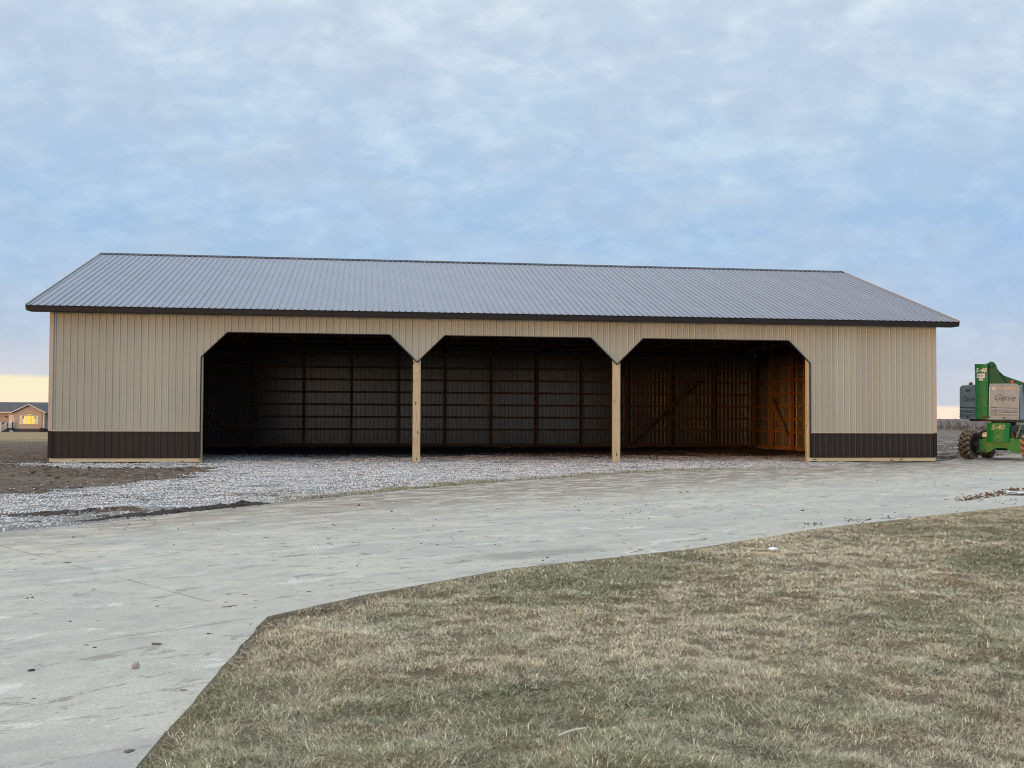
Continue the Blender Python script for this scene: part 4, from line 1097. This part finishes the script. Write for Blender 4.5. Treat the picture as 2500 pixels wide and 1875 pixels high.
clump = np.clip(1 + 0.35*fbm(px*0.7, py*0.7, 5, 3), 0.5, 1.8)
ln = rng.uniform(0.08, 0.23, len(px))*(0.4+0.6*clump)*np.where(ke, 0.42, 1)
wd = rng.uniform(0.007, 0.012, len(px))*np.clip(dep/20, 0.85, 2.4)
lean = np.clip(rng.normal(1.22, 0.25, len(px)), 0.35, 1.54)
head = 3.0*fbm(px*0.33, py*0.33, 1, 3) + rng.normal(0, 1.7, len(px))
blades('lawn_grass', px, py, np.where(inside(CONC, px, py), 0.02, lawn_h(px, py)), ln, wd, cols, lean, 'half dormant tan and green lawn grass in the foreground', 'grass', head)
# ragged dry verge between drive and gravel
def verge_d(x, y):
    return np.where(~inside(CONC, x, y) | (edist(CONC, x, y) < 0.25), verge(x, y)*np.clip(0.75+0.4*fbm(x*0.8, y*0.8, 2), 0.1, 1), 0)
px, py = sample(620000, 26, 92, -60, -5, verge_d)
cols = np.where(rng.uniform(size=(len(px), 1)) < 0.3, grn*1.1, dry*0.8)*rng.uniform(.6, 1.2, (len(px), 1))
blades('verge_grass', px, py, np.maximum(grav_h(px, py), 0.0), rng.uniform(.12, .32, len(px)), rng.uniform(.018, .034, len(px)), cols, np.clip(rng.normal(.95, .3, len(px)), .2, 1.5), 'narrow dry grass verge between the concrete drive and the gravel', 'grass')

# ------------------------------------------------------------------ small things lying about
def pile(name, spots, mat, seed, r0, r1, n, label, cat):
    random.seed(seed); b = MB()
    for _ in range(n):
        (x0, y0), (x1, y1), w = random.choice(spots); t = random.random()
        g1, g2 = random.gauss(0, w)*random.choice((.5, 1, 1.8)), random.gauss(0, w)*random.choice((.5, 1, 1.8)); x = x0+(x1-x0)*t + g1; y = y0+(y1-y0)*t + g2; r = r0 + (r1-r0)*random.random()**2.2
        h = max(0, 1-abs(random.gauss(0, 1)))*r*1.2
        q = [(x + r*c[0]*random.uniform(.7, 1.3), y + r*c[1]*random.uniform(.7, 1.3), 0.03+h + r*0.7*c[2]) for c in ICO]
        b.add(q, [tuple(f) for f in ICF])
    return tag(b.build(name, mat), label, cat, kind='stuff')
pile('dirt_ridge', [((72.6, -57.9), (76.2, -54.6), 0.28), ((75.8, -55.0), (80.6, -50.2), 0.30), ((81.4, -49.2), (83.2, -48.0), 0.25)], M['leaf_dirt'], 4, 0.025, 0.095, 380, 'low brown ridge of leaves and dirt on the concrete at the right', 'dirt pile')
def ridge(name, line, width, height, mat, seed, label, cat):
    n, k = 150, 26; vs = []; fs = []
    ln = [Vector((*p, 0)) for p in line]; seg = [(b-a).length for a, b in zip(ln[:-1], ln[1:])]; tot = sum(seg)
    for i in range(n+1):
        d = tot*i/n; a = 0
        while a < len(seg)-1 and d > seg[a]: d -= seg[a]; a += 1
        c = ln[a].lerp(ln[a+1], d/seg[a]); t = (ln[a+1]-ln[a]).normalized(); nn = Vector((-t.y, t.x, 0)); u = i/n
        env = min(1, u*5)*min(1, (1-u)*7)*(0.35+0.65*u)
        for j in range(k+1):
            w = (-1+2*j/k); p = c + nn*(w*width*(0.6+0.4*u)) + Vector((mn.noise(c*2 + Vector((seed, j, 0)))*.12, mn.noise(c*2 + Vector((j, seed, 4)))*.12, 0))
            q = Vector((p.x, p.y, seed))
            h = height*env*max(0, 1-w*w)**0.8*(0.55 + 0.9*mn.noise(q*1.3) + 0.55*abs(mn.noise(q*3.7)) + 0.35*mn.noise(q*9)) - 0.05*abs(w)**3
            vs.append((p.x, p.y, h))
    for i in range(n):
        for j in range(k): b = i*(k+1)+j; fs.append((b, b+1, b+k+2, b+k+1))
    m_ = MB(); m_.add(vs, fs); return tag(m_.build(name, mat, None), label, cat)
M['wet_mud'] = paint('wet_mud', (0.052, 0.043, 0.036), 0.85, 0.3, 0.5, 4, dirt=(0.105, 0.085, 0.066))
ridge('mud_ridge', [(20.0, -66.2), (22.6, -63.4), (25.2, -60.3), (27.0, -57.7), (28.6, -55.8)], 0.70, 0.30, M['wet_mud'], 3, 'long dark ridge of wet mud along the near edge of the gravel', 'mud ridge')
ridge('mud_ridge', [(14.0, -64.5), (16.5, -63.0), (19.6, -60.6), (21.6, -59.0)], 1.1, 0.22, M['wet_mud'], 11, 'low patch of brown mud showing through the white gravel at the left', 'mud ridge')
pile('mud_pile', [((21.5, -64.5), (26.8, -57.9), 0.5), ((26.2, -58.6), (28.0, -56.4), 0.35)], M['clod'], 6, 0.02, 0.11, 200, 'lumps of mud strewn along the dark mud ridge', 'mud pile')
pile('dirt_scatter', [((59.0, -70.2), (60.4, -69.2), 0.35), ((61.6, -68.9), (63.2, -67.9), 0.30), ((56.3, -71.5), (57.2, -71.1), .3)], M['clod'], 8, 0.015, 0.05, 150, 'loose dark crumbs on the concrete next to the lawn edge', 'dirt pile')
tag(lump('stone', (29.6, -98.45, 0.07), 0.085, M['boulder'], 5, (1, .8, .9), 2, .5), 'single brownish stone lying alone on the near concrete', 'stone')
# crumpled pale plastic
bm = bmesh.new(); bmesh.ops.create_grid(bm, x_segments=18, y_segments=12, size=0.5)
for v in bm.verts:
    p = v.co.copy(); v.co = Vector((p.x*3.4*S, p.y*1.5*S, (0.05 + 0.32*max(0, mn.noise(p*3 + Vector((2, 5, 0)))) + 0.12*abs(mn.noise(p*7)))*S*1.4))
me = bpy.data.meshes.new('plastic_sheet'); bm.to_mesh(me); bm.free(); me.materials.append(M['plastic'])
o = bpy.data.objects.new('plastic_sheet', me); COL.objects.link(o); o.location = Vector((80.6, -53.5, 0.02))*S; o.rotation_euler = (0, 0, R(-25))
sm = o.modifiers.new('thick', 'SOLIDIFY'); sm.thickness = 0.004
tag(o, 'crumpled pale blue plastic sheet lying on the concrete near the lawn', 'plastic sheet')
mb = MB(); mb.m = Matrix.Translation((50.3, -81.9, 0.20)) @ Matrix.Rotation(R(20), 4, 'Z') @ Matrix.Rotation(R(8), 4, 'X'); mb.add([(-.2, -.12, 0), (0, -.12, .03), (.2, -.12, 0), (.2, .12, .01), (0, .12, .05), (-.2, .12, 0), (-.2, -.12, -.01), (0, -.12, .02), (.2, -.12, -.01), (.2, .12, 0), (0, .12, .04), (-.2, .12, -.01)], [(0,1,4,5), (1,2,3,4), (11,10,7,6), (10,9,8,7), (0,6,7,1), (1,7,8,2), (2,8,9,3), (3,9,10,4), (4,10,11,5), (5,11,6,0)])
tag(mb.build('paper_scrap', M['paper']), 'small white scrap of paper lying on the lawn near the drive', 'paper scrap')
for (p, q, lab) in (((37.5, -104.7, 0.17), (38.0, -104.45, 0.20), 'short pale wood splinter lying in the foreground lawn'), ((48.9, -82.7, 0.19), (49.9, -83.2, 0.17), 'long bleached straw stem beside the white paper scrap'), ((44.5, -81.95, 0.12), (44.9, -81.65, 0.16), 'pale wood strip poking out over the concrete edge')):
    mb = MB(); P0, Q0 = Vector(p), Vector(q); mid = P0.lerp(Q0, .5) + Vector((.02, .03, .02))
    mb.tube([P0, mid, Q0], 0.022, 6); tag(mb.build('wood_splinter', M['strip_wood']), lab, 'stick', 'pale sticks on the lawn')

# ------------------------------------------------------------------ far brush line
tw = []
def grow(p, d, ln, r, lev):
    q = p + d*ln; tw.append((p, q, r, r*0.6))
    if lev == 0: return
    for _ in range(random.choice((2, 3, 3))):
        nd = (d + Vector((random.gauss(0, .42), random.gauss(0, .42), random.gauss(.05, .25)))).normalized()
        grow(p.lerp(q, random.uniform(.55, 1)), nd, ln*random.uniform(.55, .8), r*.6, lev-1)
random.seed(21)
for i in range(900):
    u = random.random()
    a = R(random.uniform(17, 42)) if i > 190 else R(random.uniform(-32, 50))
    rr = random.uniform(840, 1010) if i % 3 else random.uniform(800, 850)
    x = CAMP[0] + rr*math.sin(a); y = CAMP[1] + rr*math.cos(a)
    zz = float(base_h(np.array(x), np.array(y))) - 0.2
    for _ in range(random.choice((2, 3, 4))):
        d = Vector((random.gauss(0, .28), random.gauss(0, .28), 1)).normalized()
        hgt = random.choice((random.uniform(1.5, 2.6), random.uniform(1.5, 2.6), random.uniform(2.6, 4.8)))
        grow(Vector((x + random.gauss(0, 2.5), y + random.gauss(0, 2), zz)), d, hgt, random.uniform(.04, .10), 3 if hgt > 3.4 else 2)
P0 = np.array([t[0] for t in tw]); Q0 = np.array([t[1] for t in tw]); r0 = np.array([t[2] for t in tw]); r1 = np.array([t[3] for t in tw])
dd = Q0-P0; dd /= np.linalg.norm(dd, axis=1)[:, None]; aa = np.cross(dd, [0.2, 0.9, 0.1]); aa /= np.linalg.norm(aa, axis=1)[:, None]; bb = np.cross(dd, aa)
rows = []
for P_, r_ in ((P0, r0), (Q0, r1)):
    for k in range(3):
        t = 2*math.pi*k/3; rows.append(P_ + (aa*math.cos(t) + bb*math.sin(t))*r_[:, None])
V = np.stack(rows, 1).reshape(-1, 3)*S; o = np.arange(len(tw))*6
F = np.stack([np.stack([o+k, o+(k+1) % 3, o+3+(k+1) % 3, o+3+k], 1) for k in range(3)], 1).reshape(-1)
tl = np_mesh('brush_line', V, F, np.arange(len(tw)*3)*4, M['twig'])
tag(tl, 'grey bare brush and saplings along the horizon behind the field', 'brush', kind='stuff')

# ------------------------------------------------------------------ sky and light
SUN_AZ = Vector((-0.85, -0.527, 0)).normalized(); SUN_EL = R(2.6)
w = bpy.data.worlds.new('World'); scene.world = w; w.use_nodes = True
m = NT.__new__(NT); m.t = w.node_tree; m.t.nodes.clear(); m.out = m.n('OutputWorld')
tc = m.n('TexCoord'); D = tc.outputs['Generated']
sep = m.n('SeparateXYZ', ins={'Vector': D}); dz = sep.outputs[2]
den = m.math('ADD', m.math('MAXIMUM', dz, 0.0), 0.38)
pl = m.n('CombineXYZ', ins={'X': m.math('DIVIDE', sep.outputs[0], den), 'Y': m.math('DIVIDE', sep.outputs[1], den), 'Z': 0.0}).outputs[0]
rot = m.n('Mapping', ins={'Vector': pl, 'Rotation': (0, 0, R(28)), 'Scale': (1.0, 1.15, 1)}).outputs[0]
c1 = m.noise(rot, 3.0, 5, 0.5, 0.2); c2 = m.noise(rot, 13.0, 6, 0.56, 0.25); c3 = m.noise(rot, 36, 4, 0.5, 0.2)
cl = m.math('ADD', m.math('ADD', m.math('MULTIPLY', c1, 0.40), m.math('MULTIPLY', c2, 0.46)), m.math('MULTIPLY', c3, 0.14))
EX = 1.0
base = m.ramp(m.mr(dz, 0.0, 0.40, 0, 1, False), [(0.10, (0.42, 0.455, 0.53)), (0.25, (0.315, 0.42, 0.56)), (0.42, (0.270, 0.405, 0.580)), (0.62, (0.330, 0.445, 0.590)), (0.9, (0.400, 0.485, 0.590))])
puff = m.ramp(m.mr(dz, 0.0, 0.40, 0, 1, False), [(0.10, (0.45, 0.50, 0.585)), (0.4, (0.365, 0.50, 0.645)), (0.65, (0.49, 0.585, 0.67)), (0.9, (0.575, 0.65, 0.70))])
sky = m.mix(m.mr(cl, 0.395, 0.69), base, puff)
grey = m.mix(0.65, sky, (0.35, 0.42, 0.53))
sky = m.mix(m.mr(m.noise(rot, 6.0, 5, 0.55, 0.3), 0.42, 0.66, 0, 0.65), sky, grey)
bluer = m.mr(m.math('ADD', sep.outputs[0], m.math('MULTIPLY', dz, -0.9)), 0.28, 0.62)
sky = m.mix(m.math('MULTIPLY', bluer, m.math('MULTIPLY', m.mr(dz, 0.07, 0.13), m.mr(dz, 0.16, 0.26, 0.75, 0.0))), sky, (0.225, 0.355, 0.62))
sky = m.mix(m.mr(dz, 0.34, 0.62, 0, 0.8), sky, (0.455, 0.478, 0.510))
up = m.mr(dz, 0.36, 0.85, 1.0, 2.3)
sky = m.n('VectorMath', operation='SCALE', ins={0: sky, 'Scale': up}).outputs[0]
# clear strip under the cloud deck, glowing towards the sunset behind the camera's left
az = m.n('VectorMath', operation='DOT_PRODUCT', ins={0: D, 1: tuple(SUN_AZ)}).outputs['Value']
glow = m.math('POWER', m.mr(az, -0.05, 1.0, 0, 1, False), 5.0)
strip = m.mix(m.mr(dz, 0.0, 0.022), (0.74, 0.615, 0.51), (0.72, 0.655, 0.455))
hot = m.mix(m.mr(dz, 0.0, 0.12), (4.8, 2.1, 0.5), (4.0, 1.9, 0.55))
strip = m.mix(glow, strip, hot)
edge_n = m.noise(m.n('Mapping', ins={'Vector': D, 'Scale': (3, 3, 30)}).outputs[0], 2.0, 4, 0.55)
side_h = m.mr(sep.outputs[0], -0.3, 0.55, 0.033, 0.0105)
top = m.math('ADD', m.math('ADD', side_h, m.math('MULTIPLY', m.math('SUBTRACT', edge_n, 0.5), 0.008)), m.math('MULTIPLY', glow, 0.045))
under = m.mr(m.math('SUBTRACT', dz, top), -0.002, 0.003, 1, 0)
sky = m.mix(m.math('MULTIPLY', m.mr(m.math('SUBTRACT', dz, top), 0.0, 0.040, 0.5, 0), m.mr(sep.outputs[0], -0.2, 0.45, 1.0, 0.35)), sky, (0.56, 0.535, 0.53))
sky = m.mix(under, sky, strip)
# the cloud edge over the sunset is tinted too
sky = m.mix(m.math('MULTIPLY', m.math('MULTIPLY', glow, m.mr(dz, 0.06, 0.30, 0.4, 0)), m.math('SUBTRACT', 1.0, under)), sky, (0.9, 0.62, 0.42))
ns = m.n('TexSky', sky_type='NISHITA'); ns.sun_disc = False; ns.sun_elevation = SUN_EL; ns.sun_rotation = math.atan2(SUN_AZ.x, SUN_AZ.y)
b1 = m.n('Background', ins={'Color': ns.outputs[0], 'Strength': 0.06}); b2 = m.n('Background', ins={'Color': sky, 'Strength': 1.0})
mx = m.n('MixShader', ins={0: 0.94, 1: b1.outputs[0], 2: b2.outputs[0]})
m.t.links.new(mx.outputs[0], m.out.inputs[0])

sl = bpy.data.lights.new('sun', 'SUN'); sl.energy = 1.55; sl.angle = R(8); sl.color = (1.0, 0.42, 0.10)
so = bpy.data.objects.new('sun', sl); COL.objects.link(so)
sd = Vector((SUN_AZ.x*math.cos(SUN_EL), SUN_AZ.y*math.cos(SUN_EL), math.sin(SUN_EL)))
so.rotation_euler = sd.to_track_quat('Z', 'Y').to_euler(); so.location = (0, -30, 20)

# ------------------------------------------------------------------ camera
cam = bpy.data.cameras.new('camera'); co = bpy.data.objects.new('camera', cam); COL.objects.link(co)
f, pitch, yaw, roll = 2577.8, .0303, .1379, .0046
cam.sensor_width = 36; cam.lens = 36*f/2500; cam.clip_start = 0.05; cam.clip_end = 6000; cam.shift_y = 0.64/2500
cp, sp = math.cos(pitch), math.sin(pitch)
fw = Vector((math.sin(yaw)*cp, math.cos(yaw)*cp, sp)); rt = Vector((math.cos(yaw), -math.sin(yaw), 0)); u = rt.cross(fw)
r2 = rt*math.cos(roll) + u*math.sin(roll); u2 = u*math.cos(roll) - rt*math.sin(roll)
co.matrix_world = Matrix.Translation(Vector((34.35, -121.76, 5.36))*S) @ Matrix((r2, u2, -fw)).transposed().to_4x4()
scene.camera = co
vs = scene.view_settings; vs.view_transform = 'Standard'; vs.look = 'None'; vs.gamma = 1; vs.exposure = 0.5; vs.use_curve_mapping = False
scene.cycles.max_bounces = 8
scene.cycles.filter_width = 1.05
